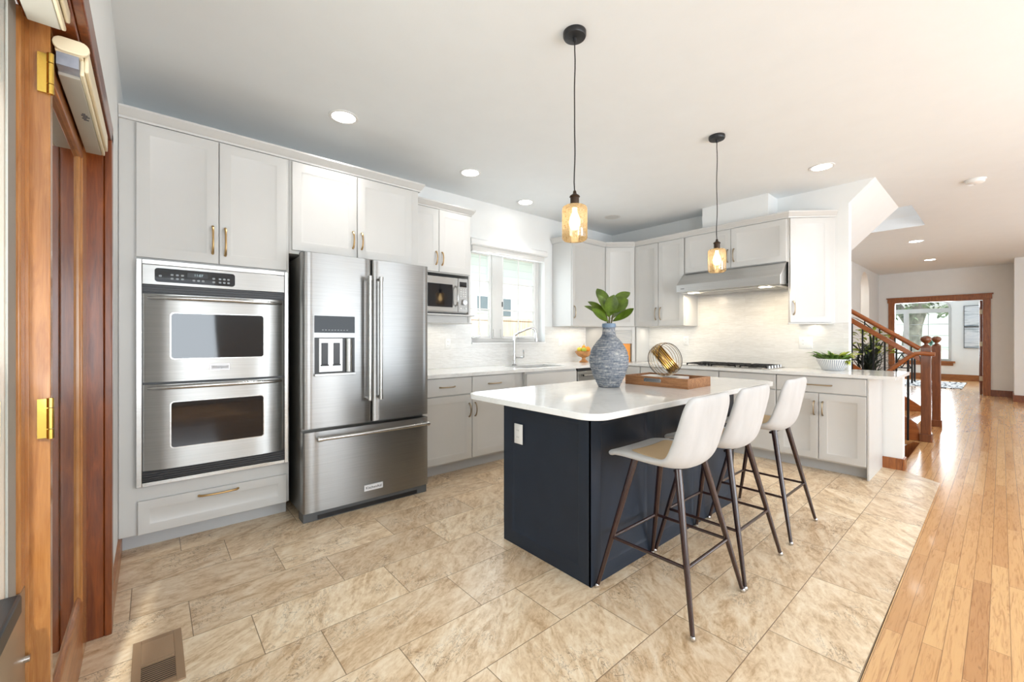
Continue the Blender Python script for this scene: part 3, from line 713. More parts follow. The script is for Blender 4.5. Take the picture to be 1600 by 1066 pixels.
def ovendoor(z0, z1, wz0, wz1, hz, badge):
    b = MB()
    out = [(-.041, z0), (.679, z0), (.679, z1), (-.041, z1)]
    prof = []
    for k in range(13):                                             # the sides of the door curve back to the frame
        u = k/12; x = -.041+.72*u; bul = .030*(1-abs(2*u-1)**6)
        prof.append((x, 3.183-bul))
    b.ext([(-.041, 3.187)]+prof+[(.679, 3.187)], 'z', z0, z1, 0, True)
    d = mesh(b, 'door', M['steel'], t)
    mesh(MB().ext(rrect(.078, .558, wz0-.005, wz1+.005, .02), 'y', 3.1495, 3.156), 'window_border', M['steelhi'], d)
    mesh(MB().ext(rrect(.084, .553, wz0, wz1, .016), 'y', 3.148, 3.15), 'window', M['blackglass'], d)
    pts = []; 
    for k in range(17):
        u = k/16; x = -.02+.68*u; pts.append((x, 3.158-.042*math.sin(math.pi*u)**.5, hz+.004*math.sin(math.pi*u)))
    mesh(MB().tube(pts, [.007+.007*math.sin(math.pi*k/16)**.5 for k in range(17)], 10), 'handle', M['steelhi'], d)
    if badge:
        g = mesh(MB().box(.268, .37, 3.150, 3.153, 1.024, 1.062), 'badge', M['steelhi'], d, bevel=.001)
        mesh(MB().box(.272, .366, 3.1494, 3.150, 1.028, 1.058), 'badge_face', M['paper'], g)
        text('Whirlpool', 'lettering', .020, (.319, 3.1492, 1.044), (R(90), 0, 0), M['darkgray'], g)
ovendoor(.968, 1.477, 1.102, 1.367, 1.452, True)
ovendoor(.462, .954, .583, .847, .935, False)

# cabinet above the refrigerator
t = thing('fridge_cabinet', 'white two-door cabinet directly above the steel refrigerator', 'cabinet', (1.21, 3.5, 1.81), 'white kitchen cabinets')
b = MB(); b.box(.716, 1.70, 3.2, A-.002, 1.808, 2.455); b.box(1.678, 1.70, 3.2, A-.002, 0, 1.808); mesh(b, 'cabinet_body', CAB, t, bevel=.002)
crown_seg(t, *CP, 1); crown_seg(t, *CP, 2)
door(t, I, .732, 1.178, 1.832, 2.443, 3.181, ('r', 1.897, 2.025)); door(t, I, 1.184, 1.635, 1.832, 2.443, 3.181, ('l', 1.897, 2.025))
# refrigerator
t = thing('refrigerator', 'stainless french-door refrigerator with ice and water dispenser', 'refrigerator', (1.205, 3.3, 0))
b = MB(); b.box(.752, 1.66, 3.045, 3.70, .05, 1.775); plabel(mesh(b, 'cabinet_body', plain('fridge_side_gray', (.20, .19, .175), .35, .7), t, bevel=.004), 'dark gray steel side')
b = MB(); b.box(.752, 1.66, 2.985, 3.10, .0, .062); g = mesh(b, 'base_grille', M['darkgray'], t, bevel=.003)
mesh(MB().box(.84, 1.575, 2.982, 2.986, .008, .035), 'grille_slot', M['black'], g)
def fdoor(x0, x1, z0, z1, hole=None):
    b = MB(); yf, yb = 2.962, 3.04
    pr = [(x0, yb), (x0, yf+.018), (x0+.004, yf+.008), (x0+.014, yf+.002)]+[(x0+.014+(x1-x0-.028)*k/10, yf+.002-.004*math.sin(math.pi*k/10)) for k in range(1, 10)]+[(x1-.014, yf+.002), (x1-.004, yf+.008), (x1, yf+.018), (x1, yb)]
    b.ext(pr, 'z', z0, z1, 0, True)
    return mesh(b, 'door' if z0 > .3 else 'freezer_drawer', M['fridge'], t)
dl = fdoor(.747, 1.203, .622, 1.79)
dr = fdoor(1.209, 1.665, .622, 1.79)
fd = fdoor(.747, 1.665, .066, .598)
for xx in (.76, 1.61): mesh(MB().box(xx, xx+.04, 3.04, 3.12, 1.775, 1.805), 'hinge_cover', M['darkgray'], t)
yd = 2.958
sp = mesh(MB().ext(rrect(.807, 1.086, .965, 1.38, .006), 'y', yd, yd+.004), 'dispenser', M['fridge'], dl)
mesh(MB().box(.814, 1.079, yd-.004, yd, 1.258, 1.372), 'dispenser_screen', M['screen'], dl)
b = MB()
for k in range(9): b.box(.86+.02*k, .872+.02*k, yd-.0046, yd-.004, 1.274, 1.279)
mesh(b, 'screen_icons', M['mark'], dl)
b = MB(); b.box(.814, 1.079, yd-.0015, yd, .985, 1.226)
mesh(b, 'dispenser_recess', plain('recess_dark', (.03, .03, .03), .35, .4), dl)
mesh(MB().box(.842, .995, yd-.004, yd-.0015, .995, 1.22), 'dispenser_tower', M['steel'], dl, bevel=.001)
mesh(MB().tube([(1.037, yd+.004, .99), (1.037, yd+.004, 1.22)], .026, 14), 'dispenser_column', M['steel'], dl)
for xx in (.857, .935): mesh(MB().box(xx, xx+.042, yd-.008, yd-.004, 1.045, 1.19).box(xx-.004, xx+.046, yd-.012, yd-.004, 1.035, 1.045), 'paddle', M['black'], dl, bevel=.002)
mesh(MB().box(.812, 1.081, yd-.02, yd, .968, .985), 'drip_tray', M['steel'], dl, bevel=.002)
def fhandle(x, d):
    b = MB(); yh = 2.898
    b.tube([(x, yh, .80), (x, yh, 1.645)], .0135, 12)
    for zz in (.80, 1.645): b.tube([(x, yh, zz-.016), (x, yh, zz+.016)], .0165, 12); b.tube([(x, yh, zz), (x, 2.966, zz)], .011, 10)
    mesh(b, 'handle', M['steelhi'], d)
fhandle(1.166, dl); fhandle(1.246, dr)
b = MB(); b.tube([(.83+.80*k/12, 2.905-.012*math.sin(math.pi*k/12), .558) for k in range(13)], .013, 12)
for xx in (.835, 1.625): b.tube([(xx-.015, 2.905, .558), (xx+.015, 2.905, .558)], .017, 12); b.tube([(xx, 2.905, .558), (xx, 2.966, .558)], .011, 10)
mesh(b, 'handle', M['steelhi'], fd)
g = mesh(MB().box(1.146, 1.284, 2.952, 2.96, .128, .170), 'badge', M['paper'], fd, bevel=.001)
text('KitchenAid', 'lettering', .026, (1.215, 2.9516, .149), (R(90), 0, 0), M['black'], g)

# microwave cabinet
MCP = crown(None, [(1.71, 3.5), (2.44, 3.5), (2.44, 3.82)])
t = thing('microwave_cabinet', 'white wall cabinet with two short doors over the microwave niche', 'cabinet', (2.07, 3.66, 1.376), 'white kitchen cabinets')
b = MB(); b.box(1.705, 2.44, 3.5, A-.002, 1.845, 2.455); b.box(1.705, 1.725, 3.5, A-.002, 1.376, 1.845); b.box(2.42, 2.44, 3.5, A-.002, 1.376, 1.845); b.box(1.725, 2.42, A-.03, A-.002, 1.376, 1.845)
b.box(1.725, 2.42, 3.51, A-.03, 1.376, 1.44)
mesh(b, 'cabinet_body', CAB, t, bevel=.002)
b = MB(); b.box(1.705, 2.47, 3.455, 3.80, 1.44, 1.456); mesh(b, 'shelf', CAB, t, bevel=.004)
mesh(MB().box(1.705, 2.455, 3.478, 3.80, 1.368, 1.378), 'light_rail', CAB, t, bevel=.003)
crown_seg(t, *MCP, 0); crown_seg(t, *MCP, 1)
door(t, I, 1.71, 2.068, 1.855, 2.447, 3.481, ('r', 1.918, 2.045)); door(t, I, 2.073, 2.432, 1.855, 2.447, 3.481, ('l', 1.918, 2.045))
# microwave
t = thing('microwave_oven', 'stainless microwave on the shelf under the short white cabinet', 'microwave', (2.1, 3.6, 1.4565))
mesh(MB().box(1.78, 2.385, 3.475, 3.76, 1.468, 1.808), 'housing', M['steel'], t, bevel=.003)
mesh(MB().box(1.80, 2.37, 3.49, 3.74, 1.4565, 1.468), 'feet', M['black'], t)
d = mesh(MB().box(1.78, 2.268, 3.458, 3.474, 1.478, 1.808), 'door', M['steel'], t, bevel=.002)
mesh(MB().box(1.82, 2.205, 3.455, 3.4585, 1.52, 1.74), 'window', M['blackglass'], d, bevel=.001)
mesh(MB().tube([(2.238, 3.458, 1.535), (2.238, 3.425, 1.545), (2.238, 3.415, 1.58), (2.238, 3.415, 1.68), (2.238, 3.425, 1.715), (2.238, 3.458, 1.725)], .009, 10), 'handle', M['steelhi'], d)
p = mesh(MB().box(2.272, 2.385, 3.458, 3.474, 1.478, 1.808), 'control_panel', M['steel'], t, bevel=.002)
mesh(MB().box(2.287, 2.370, 3.4565, 3.458, 1.725, 1.775), 'display', M['blackglass'], p)
for r_ in range(4):
    for k in range(3): mesh(MB().tube([(2.302+.026*k, 3.458, 1.70-.022*r_), (2.302+.026*k, 3.455, 1.70-.022*r_)], .006, 8), 'button', M['whiteplastic'], p)
mesh(MB().tube([(2.335, 3.458, 1.575), (2.335, 3.432, 1.575)], [.030, .026], 16), 'knob', M['chrome'], p)
for xx in (2.30, 2.36): mesh(MB().tube([(xx, 3.458, 1.515), (xx, 3.454, 1.515)], .008, 8), 'button', M['whiteplastic'], p)

# wall cabinets right of the window, round the corner and along the range wall
UCP = crown(None, [(3.97, 3.82), (3.97, 3.5), (4.65, 3.5), (4.94, 3.213), (4.94, 2.515), (4.94, 1.42), (5.262, 1.098)])
def rot45(p0, p1):
    a = math.atan2(p1[1]-p0[1], p1[0]-p0[0]); return Matrix.Translation((p0[0], p0[1], 0)) @ Matrix.Rotation(a, 4, 'Z')
t = thing('upper_cabinet', 'single-door white wall cabinet immediately right of the sink window', 'cabinet', (4.3, 3.66, 1.375), 'white kitchen cabinets')
mesh(MB().box(3.97, 4.65, 3.5, A-.002, 1.376, 2.455), 'cabinet_body', CAB, t, bevel=.002)
crown_seg(t, *UCP, 0); crown_seg(t, *UCP, 1)
door(t, I, 3.978, 4.640, 1.384, 2.447, 3.481, ('l', 1.476, 1.628), M['nickel'])
t = thing('corner_cabinet', 'diagonal white wall cabinet filling the corner behind the fig leaves', 'cabinet', (4.96, 3.5, 1.375), 'white kitchen cabinets')
mesh(MB().ext([(4.651, 3.5), (4.94, 3.214), (B-.002, 3.214), (B-.002, A-.002), (4.651, A-.002)], 'z', 1.376, 2.455), 'cabinet_body', CAB, t, bevel=.002)
crown_seg(t, *UCP, 2)
L = math.hypot(.29, .287)
door(t, rot45((4.65, 3.5), (4.94, 3.213)), .012, L-.012, 1.384, 2.447, -.019)
t = thing('upper_cabinet', 'tall two-door white wall cabinet left of the range hood', 'cabinet', (5.1, 2.86, 1.375), 'white kitchen cabinets')
mesh(MB().box(4.94, B-.002, 2.516, 3.213, 1.376, 2.455), 'cabinet_body', CAB, t, bevel=.002)
T = rotB(4.94, 3.213); crown_seg(t, *UCP, 3)
door(t, T, .008, .346, 1.384, 2.447, -.019, ('r', 1.458, 1.614), M['nickel']); door(t, T, .351, .690, 1.384, 2.447, -.019, ('l', 1.458, 1.614), M['nickel'])
t = thing('hood_cabinet', 'wide short white cabinet with two doors right above the range hood', 'cabinet', (5.1, 1.97, 2.0), 'white kitchen cabinets')
mesh(MB().box(4.94, B-.002, 1.421, 2.515, 2.005, 2.455), 'cabinet_body', CAB, t, bevel=.002)
T = rotB(4.94, 2.515); crown_seg(t, *UCP, 4)
door(t, T, .008, .537, 2.013, 2.447, -.019, ('r', 2.077, 2.221), M['nickel']); door(t, T, .542, 1.082, 2.013, 2.447, -.019, ('l', 2.077, 2.221), M['nickel'])
t = thing('end_cabinet', 'angled single-door white wall cabinet at the right end of the range wall', 'cabinet', (5.16, 1.3, 1.375), 'white kitchen cabinets')
mesh(MB().ext([(4.94, 1.42), (5.262, 1.098), (B-.002, 1.098), (B-.002, 1.42)], 'z', 1.376, 2.455), 'cabinet_body', CAB, t, bevel=.002)
L = math.hypot(.322, .322); T = rot45((4.94, 1.42), (5.262, 1.098)); crown_seg(t, *UCP, 5)
door(t, T, .010, L-.05, 1.384, 2.447, -.019, ('l', 1.46, 1.60), M['nickel'])
b = MB(); b.T = T; b.box(-.012, L-.03, -.026, -.001, 1.366, 1.376); mesh(b, 'light_rail', CAB, t, bevel=.002)
# appliance garage in the corner under the diagonal cabinet
t = thing('appliance_garage', 'white corner appliance garage with half-raised tambour, on the counter', 'cabinet', (4.96, 3.5, .905), 'white kitchen cabinets')
T = rot45((4.65, 3.5), (4.94, 3.213)); L = math.hypot(.29, .287)
b = MB(); b.T = T; b.box(0, .045, -.002, .02, .906, 1.374); b.box(L-.045, L, -.002, .02, .906, 1.374); b.box(.045, L-.045, -.002, .02, 1.33, 1.374); mesh(b, 'face_frame', CAB, t, bevel=.002)
mesh(MB().box(4.64, 4.652, 3.512, A-.010, .906, 1.374), 'side_panel', CAB, t); mesh(MB().box(4.952, B-.010, 3.20, 3.212, .906, 1.374), 'side_panel', CAB, t)
b = MB(); b.T = T
for k in range(9): b.ext([(.008+.0, 1.33-.02*k), (.004, 1.325-.02*k), (.004, 1.315-.02*k), (.008, 1.31-.02*k), (.014, 1.31-.02*k), (.014, 1.33-.02*k)], 'x', .046, L-.046)
mesh(b, 'tambour_door', CAB, t)
b = MB(); b.T = T; b.box(.10, L-.058, .028, .045, .9055, 1.155)
solo(b, 'cutting_board', M['orange'], 'bright orange board standing in the corner appliance garage behind the vase', 'board', (4.81, 3.37, .905), bevel=.003)

# base cabinets, window wall
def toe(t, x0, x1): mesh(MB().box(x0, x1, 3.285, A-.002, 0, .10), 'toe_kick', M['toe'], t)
t = thing('base_cabinet', 'white base cabinet with two drawers over two doors, right of the refrigerator', 'cabinet', (2.25, 3.5, 0), 'white kitchen cabinets')
mesh(MB().box(1.702, 2.785, 3.215, A-.010, .10, .874), 'cabinet_body', CAB, t, bevel=.002); toe(t, 1.702, 2.785)
drawer(t, I, 1.72, 2.250, .712, .866, 3.196, (1.905, 2.065), M['nickel']); drawer(t, I, 2.257, 2.776, .712, .866, 3.196, (2.44, 2.60), M['nickel'])
door(t, I, 1.72, 2.250, .115, .704, 3.196, ('r', .497, .625), M['nickel']); door(t, I, 2.257, 2.776, .115, .704, 3.196, ('l', .497, .625), M['nickel'])
t = thing('sink_cabinet', 'white sink base cabinet with a plain false front, under the faucet', 'cabinet', (3.25, 3.5, 0), 'white kitchen cabinets')
mesh(MB().box(2.786, 2.93, 3.25, A-.010, .10, .874).box(2.93, 3.735, 3.215, A-.010, .10, .66).box(2.93, 3.735, 3.215, 3.25, .66, .874).box(2.93, 2.95, 3.25, A-.010, .66, .874).box(3.715, 3.735, 3.25, A-.010, .66, .874), 'cabinet_body', CAB, t, bevel=.002); toe(t, 2.786, 3.735)
b = MB(); b.slab(2.94, 3.725, .71, .850, 3.196, .018); mesh(b, 'false_front', CAB, t)
door(t, I, 2.94, 3.330, .115, .702, 3.196); door(t, I, 3.336, 3.725, .115, .702, 3.196)
t = thing('dishwasher', 'stainless dishwasher with black top edge, partly hidden by the vase', 'dishwasher', (4.05, 3.5, 0))
mesh(MB().box(3.742, 4.345, 3.225, 3.79, .02, .870), 'tub', M['darkgray'], t)
d = mesh(MB().box(3.745, 4.342, 3.195, 3.224, .11, .835), 'door', M['steel'], t, bevel=.003)
mesh(MB().box(3.745, 4.342, 3.197, 3.224, .837, .868), 'control_strip', M['black'], t, bevel=.002)
b = MB(); b.tube([(3.80, 3.155, .79), (4.29, 3.155, .79)], .012, 10)
for xx in (3.815, 4.275): b.box(xx-.015, xx+.015, 3.15, 3.197, .778, .802)
mesh(b, 'handle', M['steelhi'], d)
t = thing('corner_base_cabinet', 'white corner base cabinet behind the island, right of the dishwasher', 'cabinet', (4.7, 3.4, 0), 'white kitchen cabinets')
mesh(MB().box(4.348, 5.255, 3.215, A-.010, .10, .874).box(4.66, 5.255, 2.95, 3.2145, .10, .874), 'cabinet_body', CAB, t, bevel=.002)
mesh(MB().box(4.348, 4.74, 3.285, 3.7, 0, .10).box(4.735, 5.2, 2.95, 3.28, 0, .10), 'toe_kick', M['toe'], t)
b = MB(); b.T = rotB(4.66, 3.2); b.slab(.02, .245, .115, .866, -.019); mesh(b, 'door', CAB, t)
def rbase(name, label, y1, y0, fronts):
    t = thing(name, label, 'cabinet', (4.95, (y0+y1)/2, 0), 'white kitchen cabinets')
    mesh(MB().box(4.66, 5.255, y0, y1, .10, .874), 'cabinet_body', CAB, t, bevel=.002)
    mesh(MB().box(4.735, 5.2, y0, y1, 0, .10), 'toe_kick', M['toe'], t)
    T = rotB(4.66, y1); fronts(t, T, y1-y0); return t
def f1(t, T, w):
    h = (w-.012)/2
    drawer(t, T, .004, w-.004, .724, .866, -.019, (w/2-.1, w/2+.1), M['nickel'])
    door(t, T, .004, w/2-.003, .115, .716, -.019, ('r', .515, .645), M['nickel'])
    door(t, T, w/2+.003, w-.004, .115, .716, -.019, ('l', .515, .645), M['nickel'])
def f2(t, T, w):
    for z0, z1 in ((.724, .866), (.425, .716), (.115, .417)): drawer(t, T, .004, w-.004, z0, z1, -.019, (w/2-.08, w/2+.08), M['nickel'])
def f3(t, T, w):
    drawer(t, T, .004, w-.004, .724, .866, -.019)
    door(t, T, .004, w/2-.003, .115, .716, -.019, ('r', .515, .645), M['nickel']); door(t, T, w/2+.003, w-.004, .115, .716, -.019, ('l', .515, .645), M['nickel'])
rbase('cooktop_cabinet', 'wide white base cabinet under the gas cooktop, behind the island', 2.948, 1.99, f3)
rbase('drawer_cabinet', 'white three-drawer base cabinet behind the bar stools', 1.988, 1.44, f2)
t = rbase('peninsula_cabinet', 'white base cabinet with one wide drawer over two doors at the peninsula end', 1.438, .75, f1)
mesh(MB().box(4.645, 5.26, .735, .75, 0, .874), 'end_panel', CAB, t, bevel=.002)

# countertops
b = MB(); z0, z1 = .8755, .905
b.box(1.703, 3.0, 3.17, A-.009, z0, z1); b.box(3.0, 3.66, 3.17, 3.30, z0, z1); b.box(3.0, 3.66, 3.68, A-.009, z0, z1); b.box(3.66, 4.62, 3.17, A-.009, z0, z1)
b.box(4.62, 5.257, .992, A-.009, z0, z1); b.box(4.62, 5.43, .565, .9915, z0, z1)
solo(b, 'countertop', M['quartz'], 'white quartz countertop running from the refrigerator to the peninsula', 'countertop', (4.0, 3.5, .875))
t = thing('sink', 'stainless undermount sink set in the white counter below the window', 'sink', (3.33, 3.49, .70))
b = MB(); b.rings([[(3.0, 3.30, .875), (3.66, 3.30, .875), (3.66, 3.68, .875), (3.0, 3.68, .875)], [(3.01, 3.31, .70), (3.65, 3.31, .70), (3.65, 3.67, .70), (3.01, 3.67, .70)]], 0, False, True)
mesh(b, 'basin', M['sinksteel'], t, fixn=False)
mesh(MB().lathe([(.04, .7005), (.03, .703), (.0, .703)], (3.33, 3.49, 0)), 'drain', M['chrome'], t)
t = thing('faucet', 'chrome gooseneck kitchen faucet behind the sink', 'faucet', (3.235, 3.735, .905))
mesh(MB().lathe([(.028, .9055), (.028, .912), (.018, .915)], (3.235, 3.735, 0), 20), 'base_ring', M['darkgray'], t)
fx, fy = 3.235, 3.735
pts = [(fx, fy, .912), (fx, fy, 1.22), (fx+.01, fy-.01, 1.262), (fx+.055, fy-.055, 1.298), (fx+.13, fy-.10, 1.333), (fx+.165, fy-.12, 1.342), (fx+.20, fy-.135, 1.325), (fx+.215, fy-.142, 1.28), (fx+.22, fy-.144, 1.225)]
cr = []
for i in range(len(pts)-1):
    p0, p1, p2, p3 = [Vector(pts[min(max(i+q, 0), len(pts)-1)]) for q in (-1, 0, 1, 2)]
    for j in range(6):
        u = j/6; cr.append(.5*((2*p1)+(p2-p0)*u+(2*p0-5*p1+4*p2-p3)*u*u+(3*p1-p0-3*p2+p3)*u**3))
cr.append(Vector(pts[-1]))
mesh(MB().tube(cr, .0125, 16), 'spout', M['chrome'], t)
mesh(MB().tube([(fx+.214, fy-.142, 1.275), (fx+.222, fy-.145, 1.185)], [.0155, .018], 12), 'spray_head', M['chrome'], t)
mesh(MB().tube([(fx, fy, .955), (fx, fy, 1.03)], .0175, 12), 'valve_body', M['chrome'], t)
mesh(MB().tube([(fx+.01, fy-.01, .995), (fx+.085, fy-.06, .995), (fx+.092, fy-.064, 1.0), (fx+.092, fy-.064, 1.085)], .009, 8), 'lever', M['chrome'], t)

# range hood
t = thing('range_hood', 'stainless under-cabinet range hood over the cooktop', 'hood', (5.0, 1.98, 1.76))
y0, y1 = 1.432, 2.528
b = MB(); b.ext([(4.75, 1.765), (4.75, 1.853), (4.925, 2.003), (5.24, 2.003), (5.24, 1.80), (4.78, 1.765)], 'y', y0, y1); mesh(b, 'canopy', M['hood'], t, bevel=.004)
mesh(MB().box(4.79, 5.23, y0+.02, y1-.02, 1.757, 1.768), 'underside_panel', M['hood'], t)
for a in (1.60, 2.36): mesh(MB().box(4.80, 4.87, a-.05, a+.05, 1.752, 1.757), 'lamp_lens', M['hoodlens'], t)
mesh(MB().box(4.90, 5.18, 1.52, 1.97, 1.7535, 1.757).box(4.90, 5.18, 1.99, 2.44, 1.7535, 1.757), 'filter', M['sinksteel'], t)
mesh(MB().box(4.7490, 4.7500, 2.43, 2.475, 1.80, 1.808), 'maker_plate', M['darkgray'], t)
for a in (1.60, 2.36): area('hood_lamp', (4.90, a, 1.745), (0, 0, 0), .09, .12, 3.2, (1, .83, .60))
for nm, x, y, sx, sy, p in (('a', 4.3, 3.66, .55, .05, 1.0), ('b', 5.10, 2.86, .05, .6, 1.0), ('c', 2.08, 3.64, .6, .05, .8), ('d', 5.14, 1.27, .2, .05, .4), ('e', 4.95, 3.5, .12, .12, .3)):
    area('under_cabinet_lamp', (x, y, 1.362), (0, 0, 0), sx, sy, p, (1, .90, .74))
# cooktop
t = thing('gas_cooktop', 'black and steel gas cooktop with five knobs below the hood', 'cooktop', (4.96, 1.98, .905))
mesh(MB().box(4.70, 5.20, 1.53, 2.44, .9052, .913), 'tray', M['steelhi'], t, bevel=.002)
for a in (1.68, 1.98, 2.26):
    b = MB(); w = .125
    for yy in (a-w, a-w/2, a, a+w/2, a+w): b.box(4.73, 5.17, yy-.005, yy+.005, .928, .938)
    for xx in (4.735, 4.84, 4.95, 5.06, 5.165): b.box(xx-.005, xx+.005, a-w, a+w, .928, .938)
    for xx in (4.735, 5.165):
        for yy in (a-w, a+w): b.box(xx-.006, xx+.006, yy-.006, yy+.006, .913, .93)
    mesh(b, 'grate', M['blackmetal'], t)
for x, y in ((4.84, 1.72), (5.06, 1.72), (4.95, 1.98), (4.84, 2.26), (5.06, 2.26)):
    mesh(MB().lathe([(.045, .913), (.045, .92), (.03, .926), (.0, .926)], (x, y, 0), 16), 'burner', M['black'], t)
for k in range(5): mesh(MB().lathe([(.017, .913), (.015, .938), (.0, .940)], (4.80+.085*k, 1.553, 0), 14), 'knob', M['steelhi'], t)

# ------------------------------------------------------------------ island
t = thing('kitchen_island', 'navy blue paneled kitchen island base', 'island', (2.46, 1.64, 0))
mesh(MB().box(1.640, 3.292, 1.318, 1.962, 0, .874), 'cabinet_body', M['navy'], t)
b = MB(); b.T = Matrix.Translation((1.640, 1.975, 0)) @ Matrix.Rotation(R(-90), 4, 'Z'); b.shaker(0, .67, 0, .874, -.013, .013, .077, .009); mesh(b, 'side_panel', M['navy'], t)
b = MB(); b.T = Matrix.Translation((3.292, 1.305, 0)) @ Matrix.Rotation(R(90), 4, 'Z'); b.shaker(0, .67, 0, .874, -.013, .013, .077, .009); mesh(b, 'side_panel', M['navy'], t)
for x0, x1 in ((1.627, 2.205), (2.205, 2.755), (2.755, 3.305)):
    mesh(MB().shaker(x0, x1, 0, .874, 1.305, .013, .077, .009), 'front_panel', M['navy'], t)
for x0, x1 in ((1.627, 2.205), (2.205, 2.755), (2.755, 3.305)):
    b = MB(); b.T = Matrix.Translation((x1, 1.962, 0)) @ Matrix.Rotation(R(180), 4, 'Z'); b.shaker(.003, x1-x0-.003, .1, .868, -.018, .018, .06); mesh(b, 'door', M['navy'], t)
def outlet(name, label, T, w=.07, h=.115, n=1, kinds=('outlet',), group='white wall plates'):
    b = MB(); b.T = T; b.rings([[(-w/2, 0, -h/2), (w/2, 0, -h/2), (w/2, 0, h/2), (-w/2, 0, h/2)], [(-w/2, -.003, -h/2), (w/2, -.003, -h/2), (w/2, -.003, h/2), (-w/2, -.003, h/2)], [(-w/2+.004, -.006, -h/2+.004), (w/2-.004, -.006, -h/2+.004), (w/2-.004, -.006, h/2-.004), (-w/2+.004, -.006, h/2-.004)]])
    loc = T @ Vector((0, 0, 0)); t = thing(name, label, 'outlet' if 'outlet' in kinds else 'switch', loc, group)
    mesh(b, 'cover_plate', M['whiteplastic'], t)
    for i, k in enumerate(kinds):
        cx = (i-(len(kinds)-1)/2)*.046
        if k == 'outlet':
            for zz in (-.02, .02):
                b = MB(); b.T = T; b.ext([(cx+.017*math.cos(R(a)), zz+.014*math.sin(R(a))) for a in range(0, 360, 20)], 'y', -.0075, -.006)
                s = mesh(b, 'socket', M['whiteplastic'], t)
                b = MB(); b.T = T; b.box(cx-.007, cx-.005, -.0079, -.0075, zz-.002, zz+.007).box(cx+.005, cx+.007, -.0079, -.0075, zz-.002, zz+.006); mesh(b, 'slots', M['darkgray'], s)
        else:
            b = MB(); b.T = T; b.box(cx-.005, cx+.005, -.016, -.006, -.004, .012); mesh(b, 'toggle', M['whiteplastic'], t)
def TW(x, y, z, a): return Matrix.Translation((x, y, z)) @ Matrix.Rotation(R(a), 4, 'Z')
outlet('power_outlet', 'white outlet plate on the navy end of the island', TW(1.627, 1.838, .662, -90))
outlet('power_outlet', 'white outlet plate on the tile between refrigerator and window', TW(2.375, A-.008, 1.163, 0))
outlet('power_outlet', 'white outlet plate on the tile right of the sink window', TW(4.11, A-.008, 1.177, 0))
outlet('power_outlet', 'white outlet plate on the range wall tile, above the wire orb', TW(B-.008, 2.665, 1.19, -90))
outlet('wall_switch_plate', 'wide white plate with outlet and switch above the ribbed planter', TW(B-.008, 1.352, 1.177, -90), .125, .125, 2, ('outlet', 'switch'))
# island countertop with rounded corners
def rpoly(x0, x1, y0, y1, r, n=8):
    return [(p[0], p[1]) for p in rrect(x0, x1, y0, y1, r, n)]
b = MB(); b.ext(rpoly(1.37, 3.49, 1.075, 2.03, .10), 'z', .8755, .905, 0, True)
o = solo(b, 'island_countertop', M['quartz'], 'white quartz island top with rounded corners', 'countertop', (2.4, 1.55, .8755), bevel=.003)

